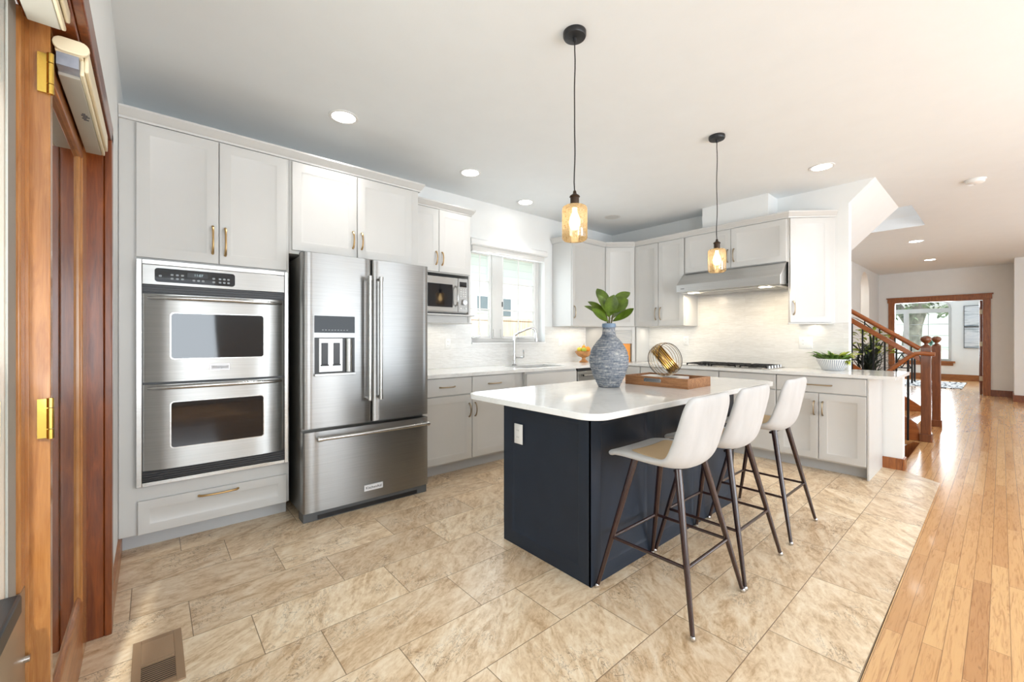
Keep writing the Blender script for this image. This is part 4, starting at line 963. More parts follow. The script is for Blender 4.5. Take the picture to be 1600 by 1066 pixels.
# ------------------------------------------------------------------ bar stools
def stool(loc, label):
    t = thing('bar_stool', label, 'stool', loc, 'upholstered bar stools along the island')
    X, Y, _ = loc
    prof = [(.222, .640, .182, .000), (.210, .656, .200, .005), (.12, .660, .218, .014), (.0, .646, .227, .026), (-.085, .632, .229, .048), (-.140, .642, .229, .066), (-.174, .690, .229, .062), (-.188, .775, .229, .044), (-.198, .855, .227, .028), (-.205, .922, .219, .018), (-.209, .968, .180, .012)]
    NV = 9; vs = []; fs = []; pad = []
    for i, (y, z, w, cu) in enumerate(prof):
        y0, z0 = prof[max(i-1, 0)][:2]; y1, z1 = prof[min(i+1, len(prof)-1)][:2]
        ty, tz = y1-y0, z1-z0; l = math.hypot(ty, tz); ny, nz = tz/l, -ty/l           # normal on the sitter's side
        if ny*1 + nz*1 < 0: ny, nz = -ny, -nz
        for k in range(NV):
            v = -1+2*k/(NV-1); c = cu*abs(v)**2.4
            vs.append((X+v*w, Y+y+ny*c, z+nz*c))
    for i in range(len(prof)-1):
        for k in range(NV-1): fs.append((i*NV+k, i*NV+k+1, (i+1)*NV+k+1, (i+1)*NV+k))
    b = MB(); b.add(vs, fs, True); mesh(b, 'seat_shell', M['fabric'], t, solid=.030, sub=2)
    vs = []; fs = []; rows = list(range(2, 6))
    for i in rows:
        y, z, w, cu = prof[i]; y0, z0 = prof[i-1][:2]; y1, z1 = prof[i+1][:2]
        ty, tz = y1-y0, z1-z0; l = math.hypot(ty, tz); ny, nz = tz/l, -ty/l
        if ny+nz < 0: ny, nz = -ny, -nz
        for k in range(NV):
            v = (-1+2*k/(NV-1))*.78; c = cu*abs(v)**2.4+.017
            vs.append((X+v*w, Y+y+ny*c, z+nz*c))
    for i in range(len(rows)-1):
        for k in range(NV-1): fs.append((i*NV+k, i*NV+k+1, (i+1)*NV+k+1, (i+1)*NV+k))
    b = MB(); b.add(vs, fs, True); plabel(mesh(b, 'seat_layer', M['tan'], t, solid=.006, sub=2), 'tan layer over the seat')  # tan sheet over the middle of the gray seat
    b = MB(); b.box(X-.09, X+.09, Y-.09, Y-.07, .606, .618); b.box(X-.09, X+.09, Y+.06, Y+.08, .612, .646); mesh(b, 'seat_bracket', M['blackmetal'], t, bevel=.003)
    def lp(sx, sy, z):                                                        # leg axis
        u = (z-.005)/.60; return (X+sx*(.250-.122*u), Y+sy*(.240-.124*u), z)
    for sx in (-1, 1):
        for sy in (-1, 1):
            l = mesh(MB().tube([lp(sx, sy, .016), lp(sx, sy, .30), lp(sx, sy, .648 if sy > 0 else .634)], [.0095, .0135, .0165], 12), 'leg', M['legs'], t)
            c = lp(sx, sy, 0); mesh(MB().lathe([(.009, .0), (.0115, .003), (.0115, .012), (.0085, .018)], (c[0], c[1], 0), 12), 'foot_glide', M['chrome'], l)
    for p, q in (((-1, -1), (1, -1)), ((1, -1), (1, 1)), ((1, 1), (-1, 1)), ((-1, 1), (-1, -1))):
        mesh(MB().tube([lp(*p, .25), lp(*q, .25)], .0078, 10), 'footrest_bar', M['legs'], t)
    return t
s1 = stool((1.908, 1.052, 0), 'light gray upholstered bar stool nearest the camera, at the left end of the row')
copy_tree(s1, (2.435, 1.050, 0), 'light gray upholstered bar stool in the middle of the row of three')
copy_tree(s1, (3.118, 1.050, 0), 'light gray upholstered bar stool farthest away, closest to the peninsula')

# ------------------------------------------------------------------ things on the island
VX, VY = 2.262, 1.668
VP = [(.066, .0), (.070, .006), (.086, .04), (.108, .09), (.122, .14), (.126, .18), (.118, .225), (.100, .262), (.074, .298), (.052, .322), (.043, .342), (.040, .37), (.040, .40)]
def smooth_prof(P, k=5):
    out = []
    for i in range(len(P)-1):
        p0 = P[max(i-1, 0)]; p1 = P[i]; p2 = P[i+1]; p3 = P[min(i+2, len(P)-1)]
        for j in range(k):
            u = j/k; out.append(tuple(.5*((2*p1[d])+(-p0[d]+p2[d])*u+(2*p0[d]-5*p1[d]+4*p2[d]-p3[d])*u*u+(-p0[d]+3*p1[d]-3*p2[d]+p3[d])*u**3) for d in (0, 1)))
    out.append(P[-1]); return out
t = thing('vase', 'tall blue-gray coil-textured vase on the island', 'vase', (VX, VY, .905))
pr = [(r_+.0018*math.sin(z*900), z) for r_, z in smooth_prof(VP, 8)]
b = MB(); b.lathe([(.0, .0015)]+[(r_, z+.0015) for r_, z in pr]+[(.032, .40), (.032, .30), (.0, .30)], (VX, VY, .905), 48); mesh(b, 'vase_body', M['vase'], t)
b = MB(); b.lathe([(.0335, .385), (.043, .386), (.045, .396), (.043, .412), (.036, .413), (.0335, .405)], (VX, VY, .905), 36); plabel(mesh(b, 'vase_rim', M['vaserim'], t), 'smooth blue rim')
t = thing('fig_branch', 'green fiddle-leaf branch standing in the blue-gray vase', 'plant', (VX, VY, 1.24))
rx, ry = .759, -.651; fxd, fyd = -.65, -.76
def vp(a, z, dep=0.): return (VX+rx*a+fxd*dep, VY+ry*a+fyd*dep, z)
MZ = 1.315
mesh(MB().tube([vp(0, 1.24), vp(.004, 1.36), vp(-.004, 1.44)], .006, 8).tube([vp(0, 1.24), vp(-.012, 1.35), vp(-.02, 1.40)], .005, 8).tube([vp(.0, 1.24), vp(.02, 1.34), vp(.03, 1.38)], .005, 8), 'stem', M['stem'], t)
LV = [((.002, 1.40, 0), (-.068, 1.552, -.05), .085, .05, 0), ((.0, 1.41, .0), (.148, 1.525, -.03), .075, .12, 0), ((.0, 1.385, .02), (.112, 1.470, .05), .125, .05, 0),
      ((-.01, 1.385, 0), (-.085, 1.50, .04), .07, .06, 0), ((-.012, 1.36, .0), (-.135, 1.462, -.02), .055, .10, 0), ((-.01, 1.335, .01), (-.165, 1.43, .02), .05, .10, 0), ((-.006, 1.33, .02), (-.125, 1.408, .06), .085, -.02, 0),
      ((.012, 1.345, 0), (.125, 1.425, -.05), .05, .10, 1), ((.018, 1.33, .02), (.155, 1.415, .03), .06, -.06, 0), ((-.004, 1.36, .0), (.02, 1.50, .06), .09, .05, 0)]
for a, e, w, sg, pale in LV:
    mesh(MB().leaf(vp(*a), vp(*e), w, (fxd*.8, fyd*.8, .75), sg, 9, .2, 0, 1.22), 'leaf', M['leaf2'] if pale else M['leaf'], t, solid=.0012, fixn=False, sub=1)
# tray, magazines, orb
TX0, TX1, TY0, TY1 = 2.505, 2.815, 1.258, 1.708
t = thing('serving_tray', 'brown wooden serving tray with metal handle, on the island', 'tray', ((TX0+TX1)/2, (TY0+TY1)/2, .905))
mesh(MB().box(TX0, TX1, TY0, TY1, .9055, .914), 'tray_base', M['tray'], t)
def tside(x0, x1, y0, y1): return mesh(MB().box(x0, x1, y0, y1, .914, .968), 'side', M['tray'], t, bevel=.0015)
a = tside(TX0, TX0+.013, TY0, TY1); c = tside(TX1-.013, TX1, TY0, TY1); tside(TX0+.013, TX1-.013, TY0, TY0+.013); tside(TX0+.013, TX1-.013, TY1-.013, TY1)
yc = 1.50
b = MB(); b.T = Matrix.Translation((TX0, yc, .944)) @ Matrix.Rotation(R(-90), 4, 'Z'); b.ext(rrect(-.062, .062, -.012, .012, .006), 'y', -.004, .0); mesh(b, 'handle', M['steelhi'], a, bevel=.001)
def mag(x0, x1, y0, y1, z0, z1, rot, label, name='magazine'):
    cx, cy = (x0+x1)/2, (y0+y1)/2
    T = Matrix.Translation((cx, cy, 0)) @ Matrix.Rotation(R(rot), 4, 'Z'); hx, hy = (x1-x0)/2, (y1-y0)/2
    t = thing(name, label, 'magazine', (cx, cy, z0), 'magazines in the tray')
    b = MB(); b.T = T; b.box(-hx+.002, hx-.002, -hy+.002, hy-.002, z0+.001, z1-.001); mesh(b, 'pages', M['paper'], t)
    b = MB(); b.T = T; b.box(-hx, hx, -hy, hy, z1-.001, z1); b.box(-hx, hx, -hy, hy, z0, z0+.001); b.box(-hx, -hx+.0015, -hy, hy, z0, z1); c = mesh(b, 'cover', M['whiteplastic'], t)
    b = MB(); b.T = T; b.ext([(-hx+.02, -hy+.02), (-hx+.09, -hy+.02), (-hx+.05, -hy+.12), (-hx+.02, -hy+.10)], 'z', z1, z1+.0004); mesh(b, 'cover_print', M['ink'], c)
mag(2.545, 2.765, 1.38, 1.66, .9145, .936, 0, 'white magazine lying flat in the wooden tray, lower of the two')
mag(2.55, 2.76, 1.37, 1.645, .9365, .962, 6, 'pale magazine with dark corner print, on top in the wooden tray')
oc = (2.665, 1.50, .9625+.1145); OR = .113
t = thing('wire_orb', 'gold and bronze wire ring orb resting on the magazines', 'ornament', (oc[0], oc[1], .9625))
view = Vector((-.80, -.55, .03)).normalized(); right = Vector((rx, ry, 0))
nA = (view*.80+right*.55+Vector((0, 0, .22))).normalized()
for k in range(6):
    o_ = -.052+.0208*k; mesh(MB().ring(Vector(oc)+nA*o_, nA, math.sqrt(OR**2-o_**2), .0024, 56), 'wire_ring', M['bronze'] if k in (0, 5) else M['nickel'], t)
nB = (right*.72+Vector((0, 0, .55))+view*.22).normalized()
for k in range(7):
    o_ = -.036+.012*k; plabel(mesh(MB().ring(Vector(oc)+nB*o_, nB, math.sqrt((OR-.006)**2-o_**2), .0030, 56, 6), 'gold_ring', M['brass'] if k % 2 else M['gold'], t), 'gold ring of the inner band')
b = MB(); n = 48; aa = nB.orthogonal().normalized(); bb = nB.cross(aa); vs = []; fs = []
for i in range(n):
    d_ = aa*math.cos(2*math.pi*i/n)+bb*math.sin(2*math.pi*i/n)
    for o_ in (-.034, .034): vs.append(tuple(Vector(oc)+d_*.0995+nB*o_))
for i in range(n): j = (i+1) % n; fs.append((2*i, 2*j, 2*j+1, 2*i+1))
b.add(vs, fs, True); mesh(b, 'gold_band', M['gold'], t, solid=.002, fixn=False)

# ------------------------------------------------------------------ things on the counters
FB = (4.36, 3.62)
t = thing('fruit_bowl', 'amber footed glass fruit bowl on the counter, left of the vase', 'bowl', (FB[0], FB[1], .905))
mesh(MB().lathe([(.060, .9055), (.062, .912), (.030, .935), (.022, .955), (.030, .968)], (FB[0], FB[1], 0)), 'foot', M['amberbowl'], t)
mesh(MB().lathe([(.030, .968), (.075, .985), (.105, 1.020), (.118, 1.050), (.113, 1.052), (.098, 1.022), (.07, .995), (.0, .985)], (FB[0], FB[1], 0)), 'cup', M['amberbowl'], t)
FR = [('orange', 'fruitorange', .05, .0, 1.075, .040, 'round orange on the right side of the footed bowl'), ('lemon', 'lemon', -.055, .0, 1.072, .034, 'yellow lemon on the left side of the footed bowl'), ('apple', 'apple', -.005, -.05, 1.068, .034, 'green apple in the middle of the footed bowl'), ('pear', 'fruitorange', .01, .045, 1.085, .034, 'upright orange pear at the back of the footed bowl')]
for nm, mt, a, dd, z, r_, lb in FR:
    x, y = FB[0]+rx*a+.6*dd, FB[1]+ry*a+.75*dd
    t = thing(nm, lb, 'fruit', (x, y, z-r_), 'fruits in the footed bowl')
    if nm == 'pear': b = MB().lathe([(0, -.034), (.025, -.028), (.034, -.005), (.026, .02), (.014, .042), (.0, .05)], (x, y, z), 16)
    elif nm == 'lemon': b = MB().sph((x, y, z), .040, .032, .031)
    else: b = MB().sph((x, y, z), r_, r_, r_*.95)
    mesh(b, 'flesh', M[mt], t)
    mesh(MB().tube([(x, y, z+(.048 if nm == 'pear' else r_*.9)), (x+.004, y, z+(.064 if nm == 'pear' else r_*.95+.006))], .003, 6), 'stalk', M['stem'], t)
PX, PY = 5.10, 1.085
t = thing('succulent_planter', 'white ribbed oval planter of succulents at the end of the range counter', 'planter', (PX, PY, .905))
b = MB(); b.lathe([(.070, .0015), (.074, .006), (.098, .05), (.120, .102), (.124, .110), (.117, .110), (.10, .088), (.0, .088)], (PX, PY, .905), 76, 0, .80, 1.12); mesh(b, 'pot', M['ribbed'], t)
mesh(MB().lathe([(.119, .104), (.1255, .106), (.1255, .113), (.119, .113)], (PX, PY, .905), 48, 0, .80, 1.12), 'rim', M['whiteplastic'], t)
b = MB(); by = MB()
for k in range(150):
    an = random.uniform(0, 6.283); q = math.sqrt(random.random())*.105
    x, y = PX+q*.8*math.cos(an), PY+q*1.12*math.sin(an); z = .905+.09
    l = random.uniform(.055, .10)*(1.45 if random.random() < .15 else 1); tl = .35+.7*q/.105
    tip = (x+l*tl*.75*math.cos(an)+random.uniform(-.015, .015), y+l*tl*.95*math.sin(an)+random.uniform(-.015, .015), z+l*(.95-.45*q/.105))
    yel = (math.sin(an*1.3+1.) > .55 and random.random() < .75)
    (by if yel else b).leaf((x, y, z), tip, random.uniform(.028, .044), (random.uniform(-.4, .4), random.uniform(-.4, .4), 1), random.uniform(.05, .3), 6, .3, 0, 1.3)
for k in range(14):
    a0 = -1.9+random.uniform(-.25, .25); x, y = PX+.10*.8*math.cos(a0), PY+.10*1.12*math.sin(a0)
    by.leaf((x, y, 1.01), (x+.03*math.cos(a0)+random.uniform(-.02, .02), y+.03*math.sin(a0)+random.uniform(-.02, .02), .955+random.uniform(0, .05)), .02, (math.cos(a0), math.sin(a0), .3), .25, 5, .3)
mesh(b, 'green_foliage', M['succ'], t, fixn=False); mesh(by, 'yellow_foliage', M['succy'], t, fixn=False)

# ------------------------------------------------------------------ ceiling fittings
def pendant(x, y, zt, label):
    t = thing('pendant_lamp', label, 'pendant lamp', (x, y, ZC), 'pendant lamps over the island')
    zb = zt-.178
    mesh(MB().lathe([(.0, ZC-.030), (.020, ZC-.030), (.054, ZC-.026), (.058, ZC-.018), (.058, ZC-.0005)], (x, y, 0), 32), 'canopy', M['black'], t)
    mesh(MB().lathe([(.008, ZC-.048), (.011, ZC-.030)], (x, y, 0), 12).tube([(x, y, ZC-.04)]+[(x+.003*math.sin(k*1.1), y+.003*math.cos(k*.9), ZC-.04-(ZC-.04-zt-.07)*k/16) for k in range(1, 16)]+[(x, y, zt+.07)], .0032, 8), 'cord', M['black'], t)
    mesh(MB().lathe([(.0, .078), (.007, .075), (.010, .060), (.024, .050), (.027, .044), (.022, .040), (.022, .010), (.020, .0)], (x, y, zt), 20), 'socket', M['bronze'], t)
    pr = [(.022, zt), (.050, zt-.002), (.060, zt-.008), (.0635, zt-.020), (.0635, zb+.014), (.060, zb+.006), (.052, zb), (.0, zb-.004)]
    mesh(MB().lathe(pr, (x, y, 0), 40), 'glass_shade', M['pendglass'], t)
    bl = mesh(MB().lathe([(.0, zt-.125), (.016, zt-.12), (.027, zt-.10), (.029, zt-.08), (.022, zt-.055), (.013, zt-.035), (.012, zt-.012)], (x, y, 0), 20), 'bulb', M['bulb'], t)
    return t
pendant(1.625, 1.408, 1.893, 'amber crackled-glass pendant lamp over the near end of the island')
pendant(3.285, 1.42, 1.905, 'amber crackled-glass pendant lamp over the far end of the island')
RL = [(1.017, 2.997, 'left of the near pendant, in front of the oven cabinets'), (2.258, 3.233, 'above the microwave cabinet'), (3.221, 3.523, 'in front of the sink window'),
      (4.593, 1.058, 'near the stair bulkhead'), (9.237, .889, 'over the hallway, nearer of the two'), (11.625, .919, 'over the hallway, farther of the two')]
for i, (x, y, w) in enumerate(RL):
    t = thing('recessed_light', 'lit recessed ceiling light '+w, 'ceiling light', (x, y, ZC), 'recessed ceiling lights')
    mesh(MB().lathe([(.098, ZC-.0005), (.098, ZC-.004), (.092, ZC-.006), (.078, ZC-.004), (.076, ZC-.0005)], (x, y, 0), 36), 'trim_ring', M['whiteplastic'], t)
    mesh(MB().lathe([(.0, ZC-.0035), (.076, ZC-.0035), (.076, ZC-.001)], (x, y, 0), 36), 'lens', M['lens'], t)
    sl = bpy.data.lights.new('downlight', 'SPOT'); sl.energy = {1.017: 30, 2.258: 20, 3.221: 26, 4.593: 30}.get(x, 42); sl.spot_size = R(108); sl.spot_blend = 1.; sl.shadow_soft_size = .07; sl.color = (1, .97, .93)
    so_ = bpy.data.objects.new('downlight', sl); C.objects.link(so_); so_.location = (x, y, ZC-.03)
x, y = 4.454, 3.228
t = thing('recessed_light', 'round recessed ceiling light, unlit, above the diagonal corner cabinet', 'ceiling light', (x, y, ZC), 'recessed ceiling lights')
mesh(MB().lathe([(.098, ZC-.0005), (.098, ZC-.004), (.092, ZC-.006), (.078, ZC-.004), (.076, ZC-.0005)], (x, y, 0), 36), 'trim_ring', M['vinyl'], t)
mesh(MB().lathe([(.0, ZC-.0035), (.076, ZC-.0035), (.076, ZC-.001)], (x, y, 0), 36), 'lens', M['lensoff'], t)
x, y = 6.10, .167
t = thing('smoke_detector', 'round white smoke detector on the hall ceiling', 'smoke detector', (x, y, ZC))
mesh(MB().lathe([(.075, ZC-.0005), (.075, ZC-.010)], (x, y, 0), 28), 'base_plate', M['whiteplastic'], t)
mesh(MB().lathe([(.066, ZC-.010), (.064, ZC-.030), (.050, ZC-.040), (.0, ZC-.042)], (x, y, 0), 28), 'cover', M['whiteplastic'], t)
mesh(MB().lathe([(.012, ZC-.041), (.010, ZC-.045), (.0, ZC-.045)], (x+.02, y, 0), 12), 'test_button', M['vinyl'], t)

# floor register
t = thing('floor_register', 'brown metal floor vent set in the tile by the patio door', 'vent', (.02, 2.08, 0))
x0, x1, y0, y1 = -.058, .092, 1.905, 2.245
b = MB(); zt = .006
b.box(x0, x0+.026, y0, y1, .0005, zt); b.box(x1-.026, x1, y0, y1, .0005, zt); b.box(x0+.026, x1-.026, y0, y0+.03, .0005, zt); b.box(x0+.026, x1-.026, y1-.03, y1, .0005, zt); b.box(x0+.026, x1-.026, (y0+y1)/2-.008, (y0+y1)/2+.008, .0005, zt)
mesh(b, 'frame', M['ventbrown'], t, bevel=.0015)
mesh(MB().box(x0+.02, x1-.02, y0+.02, y1-.02, .0003, .0008), 'well_shade', M['black'], t)  # flat black sheet standing in for the shade inside the vent
for k in range(11):
    yy = y0+.036+(.5*(y1-y0)-.05)*k/10
    mesh(MB().box(x0+.026, x1-.026, yy-.0016, yy+.0016, .0038, .0056), 'louver', M['ventbrown'], t)
for k in range(11):
    yy = (y0+y1)/2+.016+(.5*(y1-y0)-.05)*k/10
    mesh(MB().ext([(yy-.005, .0008), (yy+.0035, .0055), (yy+.0045, .0055), (yy-.003, .0008)], 'x', x0+.026, x1-.026), 'louver', M['ventbrown'], t)

# ------------------------------------------------------------------ stairs
def newel(x, y, label):
    t = thing('newel_post', label, 'newel post', (x, y, 0), 'newel posts of the stairs')
    mesh(MB().box(x-.043, x+.043, y-.043, y+.043, 0, 1.115), 'post', M['newel'], t, bevel=.005)
    mesh(MB().box(x-.056, x+.056, y-.056, y+.056, 0, .09), 'base_block', M['newel'], t, bevel=.006)
    mesh(MB().lathe([(.046, 1.115), (.047, 1.124), (.030, 1.138), (.017, 1.148), (.017, 1.160), (.038, 1.180), (.050, 1.203), (.049, 1.222), (.036, 1.240), (.015, 1.249), (.0, 1.250)], (x, y, 0), 28), 'finial', M['newel'], t)
newel(6.96, .582, 'dark wooden newel post with flattened ball top, nearer the kitchen')
newel(8.28, .59, 'dark wooden newel post with flattened ball top, on the far side of the stair')
t = thing('staircase', 'wooden stair flight rising behind the newel posts', 'staircase', (7.6, .7, 0))
SL = .745
for k in range(7):
    y = .66+.25*k; z = .186*(k+1)
    mesh(MB().box(7.02, 8.22, y, y+.28, z-.03, z), 'tread', M['planks'], t, bevel=.004)
    mesh(MB().box(7.02, 8.22, y+.02, y+.04, z-.186, z-.03), 'riser', M['trim'], t)
for x in (6.93, 8.235):
    mesh(MB().ext([(.64, .0), (.64, .14), (.66, .20), (2.4, .20+SL*1.74), (2.4, SL*1.74-.13), (.82, .0)], 'x', x, x+.05), 'stringer', M['rail'], t, bevel=.004)
def rail(x, label, stubs=True):
    t = thing('stair_railing', label, 'railing', (x, .65, .2), 'stair railings')
    f = lambda y: 1.085+SL*(y-.62)
    y1 = 2.2
    mesh(MB().tube([(x, .635, f(.635)), (x, y1, f(y1))], .027, 12, True, 0, 1.25), 'handrail', M['rail'], t)
    mesh(MB().ext([(.63, f(.63)-.155), (.63, f(.63)-.085), (y1, f(y1)-.085), (y1, f(y1)-.155)], 'x', x-.022, x+.022), 'lower_rail', M['rail'], t, bevel=.005)
    for k in range(11):
        y = .71+.145*k; mesh(MB().box(x-.006, x+.006, y-.006, y+.006, f(y)-.09, f(y)-.02), 'spacer', M['iron'], t)
    for k in range(13):
        y = .735+.108*k; mesh(MB().box(x-.0085, x+.0085, y-.0085, y+.0085, .19+SL*(y-.66)-.0, f(y)-.12), 'baluster', M['iron'], t)
rail(6.955, 'wooden double handrail with black iron balusters, rising left from the near newel post')
t = thing('basement_railing', 'short curved wooden handrail dropping left from the near newel post', 'railing', (6.86, .62, .2))
pts = [(6.87, .50, 1.035), (6.87, .62, 1.045), (6.87, .665, 1.04), (6.87, .72, 1.0), (6.87, .86, .86), (6.87, 1.4, .30)]
mesh(MB().tube(pts, .024, 12, True, 0, 1.2), 'handrail', M['rail'], t)
for y in (.73, .86, .99): mesh(MB().box(6.861, 6.879, y-.009, y+.009, -.4, 1.0-1.02*(y-.72)-.01), 'baluster', M['iron'], t)
b = MB(); b.box(5.39, 6.85, 3.2, 3.3, -1.6, 0); b.box(6.85, 6.95, .62, 3.3, -1.6, -.05); b.box(5.267, 5.387, .62, 3.3, -1.6, -.051); b.box(5.267, 6.95, .5, .62, -1.6, -.051); b.box(5.267, 6.95, .5, 3.4, -1.65, -1.6)
struct(b, 'wall_basement', M['wall'])
t = thing('basement_stairs', 'wooden steps going down beside the half wall', 'staircase', (6.1, .7, -.2))
for k in range(6): mesh(MB().box(5.40, 6.84, .63+.25*k, .9+.25*k, -.19*(k+1)-.03, -.19*(k+1)), 'tread', M['trim'], t)
mesh(MB().ext([(.622, -.2), (.622, -.002), (.68, -.002), (2.2, -1.3), (2.2, -1.5)], 'x', 6.80, 6.845), 'stringer', M['trim'], t)
# big arching plant in the hall
HX, HY = 8.86, 1.40
t = thing('arching_plant', 'dark spiky arching plant in a pot behind the stair railing', 'plant', (HX, HY, 0))
mesh(MB().lathe([(.13, .0), (.15, .02), (.19, .34), (.20, .36), (.18, .36), (.17, .32), (.0, .32)], (HX, HY, 0), 28), 'pot', M['terracotta'], t)
b = MB()
for k in range(120):
    an = random.uniform(0, 6.283); l = random.uniform(.35, .75); h = random.uniform(.35, 1.2)
    base = (HX+.06*math.cos(an), HY+.06*math.sin(an), random.uniform(.32, .75))
    tip = (HX+l*.62*math.cos(an), min(1.93, HY+l*.62*math.sin(an)), base[2]+h*random.uniform(.25, .95)-.1)
    b.leaf(base, tip, random.uniform(.018, .034), (random.uniform(-.2, .2), random.uniform(-.2, .2), 1), random.uniform(.15, .5), 8, .3, 0, .9)
mesh(b, 'spiky_leaves', M['spike'], t, fixn=False)
b = MB()
for k in range(70):
    an = random.uniform(0, 6.283); q = random.uniform(.02, .24); z = random.uniform(.95, 1.35)
    x, y = HX+q*math.cos(an), HY-.05+q*math.sin(an); l = random.uniform(.08, .15)
    b.leaf((x, y, z), (x+l*math.cos(an+random.uniform(-.8, .8)), min(1.94, y+l*math.sin(an)), z+random.uniform(-.04, .10)), .055, (random.uniform(-.5, .5), random.uniform(-.5, .5), 1), .15, 5, .25)
mesh(b, 'lime_leaves', M['lime'], t, fixn=False)
b = MB()
for k in range(9): an = k*.7; b.tube([(HX, HY, .33), (HX+.05*math.cos(an), HY+.05*math.sin(an), .8), (HX+.16*math.cos(an), HY+.16*math.sin(an), 1.15)], .008, 6)
mesh(b, 'stem', M['spike'], t)

# ------------------------------------------------------------------ far doorway and study
b = MB(); b.box(13.478, 13.5, .149, .249, 0, 2.075); b.box(13.478, 13.5, 1.677, 1.777, 0, 2.075); b.box(13.475, 13.5, .13, 1.795, 2.065, 2.17); b.box(13.462, 13.5, .11, 1.815, 2.16, 2.185)
b.box(13.48, 13.64, .249, .262, 0, 2.065); b.box(13.48, 13.64, 1.664, 1.677, 0, 2.065); b.box(13.48, 13.64, .249, 1.677, 2.052, 2.065)
struct(b, 'trim_5', M['trim'], bevel=.003)
d2 = bpy.data.objects.new('door_2', None); C.objects.link(d2); woff[d2] = Vector((13.65, .28, 0)); d2.location = woff[d2]; d2['kind'] = 'structure'
T = Matrix.Translation((13.645, .268, 0)) @ Matrix.Rotation(R(2.2), 4, 'Z')
b = MB(); b.T = T; b.box(0, .70, 0, .04, .01, .22); b.box(0, .70, 0, .04, 1.92, 2.04); b.box(0, .10, 0, .04, .22, 1.92); b.box(.60, .70, 0, .04, .22, 1.92); mesh(b, 'door_leaf', M['darktrim'], d2)
b = MB(); b.T = T; b.box(.10, .60, .018, .022, .22, 1.92); mesh(b, 'pane', M['glass'], d2)
for zz in (.35, 1.1, 1.80):
    b = MB(); b.T = T; b.box(-.01, .012, -.006, .046, zz-.05, zz+.05); mesh(b, 'hinge', M['nickel'], d2)
w2 = bpy.data.objects.new('window_2', None); C.objects.link(w2); woff[w2] = Vector((17.85, 1.85, .55)); w2.location = woff[w2]; w2['kind'] = 'structure'
b = MB(); x0, x1 = 17.79, 17.86
b.box(x0, x1, .96, 1.02, .55, 1.99); b.box(x0, x1, 2.69, 2.75, .55, 1.99); b.box(x0, x1, 1.02, 2.69, .55, .61); b.box(x0-.002, x1, .959, 2.751, 1.99, 2.118); b.box(x0-.01, x1-.001, 1.87, 1.99, .61, 1.99)
ar2 = [(1.855-(.895-.0)*math.cos(q*math.pi/16), 2.12+.42*math.sin(q*math.pi/16)) for q in range(17)]; ar3 = [(1.855-(.845)*math.cos(q*math.pi/16), 2.12+.375*math.sin(q*math.pi/16)) for q in range(16, -1, -1)]
b.ext(ar2+ar3, 'x', x0, x1)
mesh(b, 'window_frame', plain('gray_frame', (.50, .50, .49), .5), w2)
b = MB()
for y0, y1, nv in ((1.02, 1.87, 1), (1.99, 2.69, 1)):
    for k in range(1, 4): z = .61+1.38*k/4; b.box(17.826, 17.839, y0+.001, (y0+y1)/2-.0095, z-.009, z+.009); b.box(17.826, 17.839, (y0+y1)/2+.0095, y1-.001, z-.009, z+.009)
    ym = (y0+y1)/2; b.box(17.825, 17.84, ym-.009, ym+.009, .61, 1.99)
mesh(b, 'grille', plain('grille_gray', (.42, .43, .43), .5), w2)
mesh(MB().box(17.842, 17.846, 1.0, 2.70, .59, 2.0), 'pane', M['glass'], w2)
struct(MB().box(17.72, 17.80, .88, 2.83, .50, .55).box(17.77, 17.80, .92, 2.79, .42, .50), 'trim_6', M['trimY'])
for z0, z1, lb in ((1.575, 2.15, 'upper framed abstract seascape painting on the study wall'), (.955, 1.535, 'lower framed abstract seascape painting on the study wall')):
    t = thing('painting', lb, 'painting', (17.78, .32, z0), 'paintings on the study wall')
    mesh(MB().box(17.765, 17.795, -.06, .70, z0, z1), 'canvas', M['paint'], t)
    b = MB(); b.box(17.755, 17.798, .70, .712, z0-.012, z1+.012); b.box(17.755, 17.798, -.072, -.06, z0-.012, z1+.012); b.box(17.755, 17.798, -.06, .70, z0-.012, z0); b.box(17.755, 17.798, -.06, .70, z1, z1+.012); mesh(b, 'frame', M['darkgray'], t)
solo(MB().box(14.7, 16.9, .62, 2.6, .001, .012), 'area_rug', M['rug'], 'black and white patterned rug on the study floor', 'rug', (15.8, 1.6, 0))
t = thing('console_table', 'black console table with lattice sides in the study, seen through the stair railing', 'table', (15.9, 2.05, .0125))
mesh(MB().box(15.6, 16.2, 1.55, 2.75, .80, .84), 'tabletop', M['black'], t)
for x in (15.63, 16.17):
    for y in (1.58, 2.72): mesh(MB().box(x-.02, x+.02, y-.02, y+.02, .0125, .80), 'leg', M['black'], t)
b = MB()
for k in range(6):
    y = 1.60+.185*k
    b.tube([(15.63, y, .42), (15.63, y+.185, .79)], .012, 6); b.tube([(15.63, y+.185, .42), (15.63, y, .79)], .012, 6)
b.box(15.62, 15.64, 1.58, 2.72, .40, .43); mesh(b, 'lattice', M['blackmetal'], t)
t = thing('small_plant', 'small green potted plant by the study window, between the newel post tops', 'plant', (17.3, 1.35, .88))
mesh(MB().lathe([(.06, .885), (.08, 1.0), (.0, .99)], (17.3, 1.35, 0), 16), 'pot', M['whiteplastic'], t)
b = MB()
for k in range(26):
    an = random.uniform(0, 6.283); b.leaf((17.3, 1.35, .99), (17.3+.18*math.cos(an), 1.35+.18*math.sin(an), 1.05+random.uniform(0, .18)), .05, (0, 0, 1), .15, 5)
mesh(b, 'leaves', plain('teal_leaf', (.05, .17, .11), .5), t, fixn=False)
t = thing('plant_stand', 'slim dark plant stand under the small potted plant', 'stand', (17.3, 1.35, 0))
mesh(MB().lathe([(.13, .865), (.13, .884)], (17.3, 1.35, 0), 20), 'top', M['black'], t)
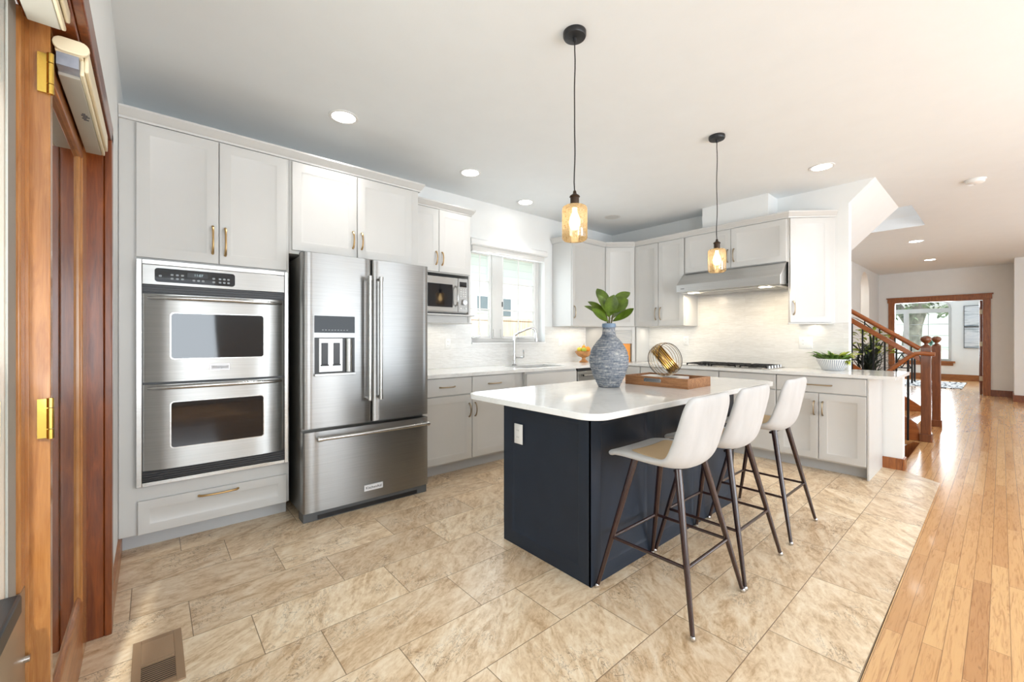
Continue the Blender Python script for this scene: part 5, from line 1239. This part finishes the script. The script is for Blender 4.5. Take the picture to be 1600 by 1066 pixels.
mesh(MB().tube([(17.3, 1.35, .02), (17.3, 1.35, .865)], .02, 10), 'pole', M['black'], t)
mesh(MB().lathe([(.14, .001), (.14, .02)], (17.3, 1.35, 0), 20), 'base', M['black'], t)

# ------------------------------------------------------------------ outdoors
struct(MB().box(-30, 60, 3.99, 40, -.4, -.3).box(18.2, 60, -30, 3.99, -.4, -.3), 'ground', M['lawn'])
struct(MB().box(-12, -.31, -12, 12, -.2, -.05).box(-.31, 18, -14, -3.56, -.2, -.05), 'ground', M['deck'])
t = thing('neighbor_house', 'pale mint-sided house outside the sink window', 'house', (6.5, 7.2, -.3))
mesh(MB().box(-1, 14, 7.0, 10, -.3, 5.), 'wall', M['siding'], t)
mesh(MB().box(-1, 14, 6.5, 7.0, 3.0, 3.25), 'eave', M['extwhite'], t)
mesh(MB().box(-1, 14, 6.93, 7.0, .9, 1.56).box(5.30, 5.36, 6.94, 7.0, -.3, 3.), 'band_board', M['extwhite'], t)
for x0, x1, z0, z1 in ((5.02, 5.42, 1.80, 2.09), (5.68, 5.92, 1.70, 2.07)):
    f_ = mesh(MB().box(x0-.05, x1+.05, 6.95, 7.0, z0-.05, z1+.05), 'window', M['extwhite'], t); mesh(MB().box(x0, x1, 6.94, 6.95, z0, z1), 'pane', M['winpane_dark'], f_)
solo(MB().box(-1, 12, 5.60, 5.63, -.3, 1.53).box(-1, 12, 5.585, 5.645, 1.53, 1.57), 'board_fence', M['fence'], 'tan wooden board fence outside the sink window', 'fence', (5, 5.6, -.3))
t = thing('garden_tree', 'gray-trunked tree outside the study window', 'tree', (24., 2.55, -.3))
mesh(MB().tube([(24, 2.40, -.3), (24, 2.45, 1.0), (24, 2.38, 1.8), (23.9, 2.15, 2.6), (23.8, 2.1, 4.)], [.36, .30, .28, .26, .2], 14).tube([(24, 2.4, 1.7), (24.1, 2.9, 2.6), (24.2, 3.3, 3.6)], [.2, .16, .12], 10), 'trunk', M['bark'], t)
b = MB()
for k in range(420):
    x, y, z = 23.6+random.uniform(-.8, .8), random.choice((1.2, 3.4, 2.2))+random.gauss(0, .45), random.gauss(2.75, .4)
    if z < 2.0: continue
    b.leaf((x, y, z), (x+random.uniform(-.2, .2), y+random.uniform(-.25, .25), z-random.uniform(0, .25)), .12, (random.uniform(-1, 1), random.uniform(-1, 1), 1), .1, 4)
mesh(b, 'foliage', M['foliage'], t, fixn=False)
t = thing('street_house', 'pale house across the street outside the study window', 'house', (36, 2.5, -.3))
mesh(MB().box(36, 42, -8, 14, -.3, 3.2), 'wall', M['extwhite'], t)
mesh(MB().ext([(-9, 3.1), (15, 3.1), (11, 6.), (-5, 6.)], 'x', 35.5, 42), 'roof', plain('roof_gray', (.42, .42, .42), .8), t)
mesh(MB().box(35.9, 36, 1.2, 2.6, .6, 1.7), 'window', M['siding'], t)
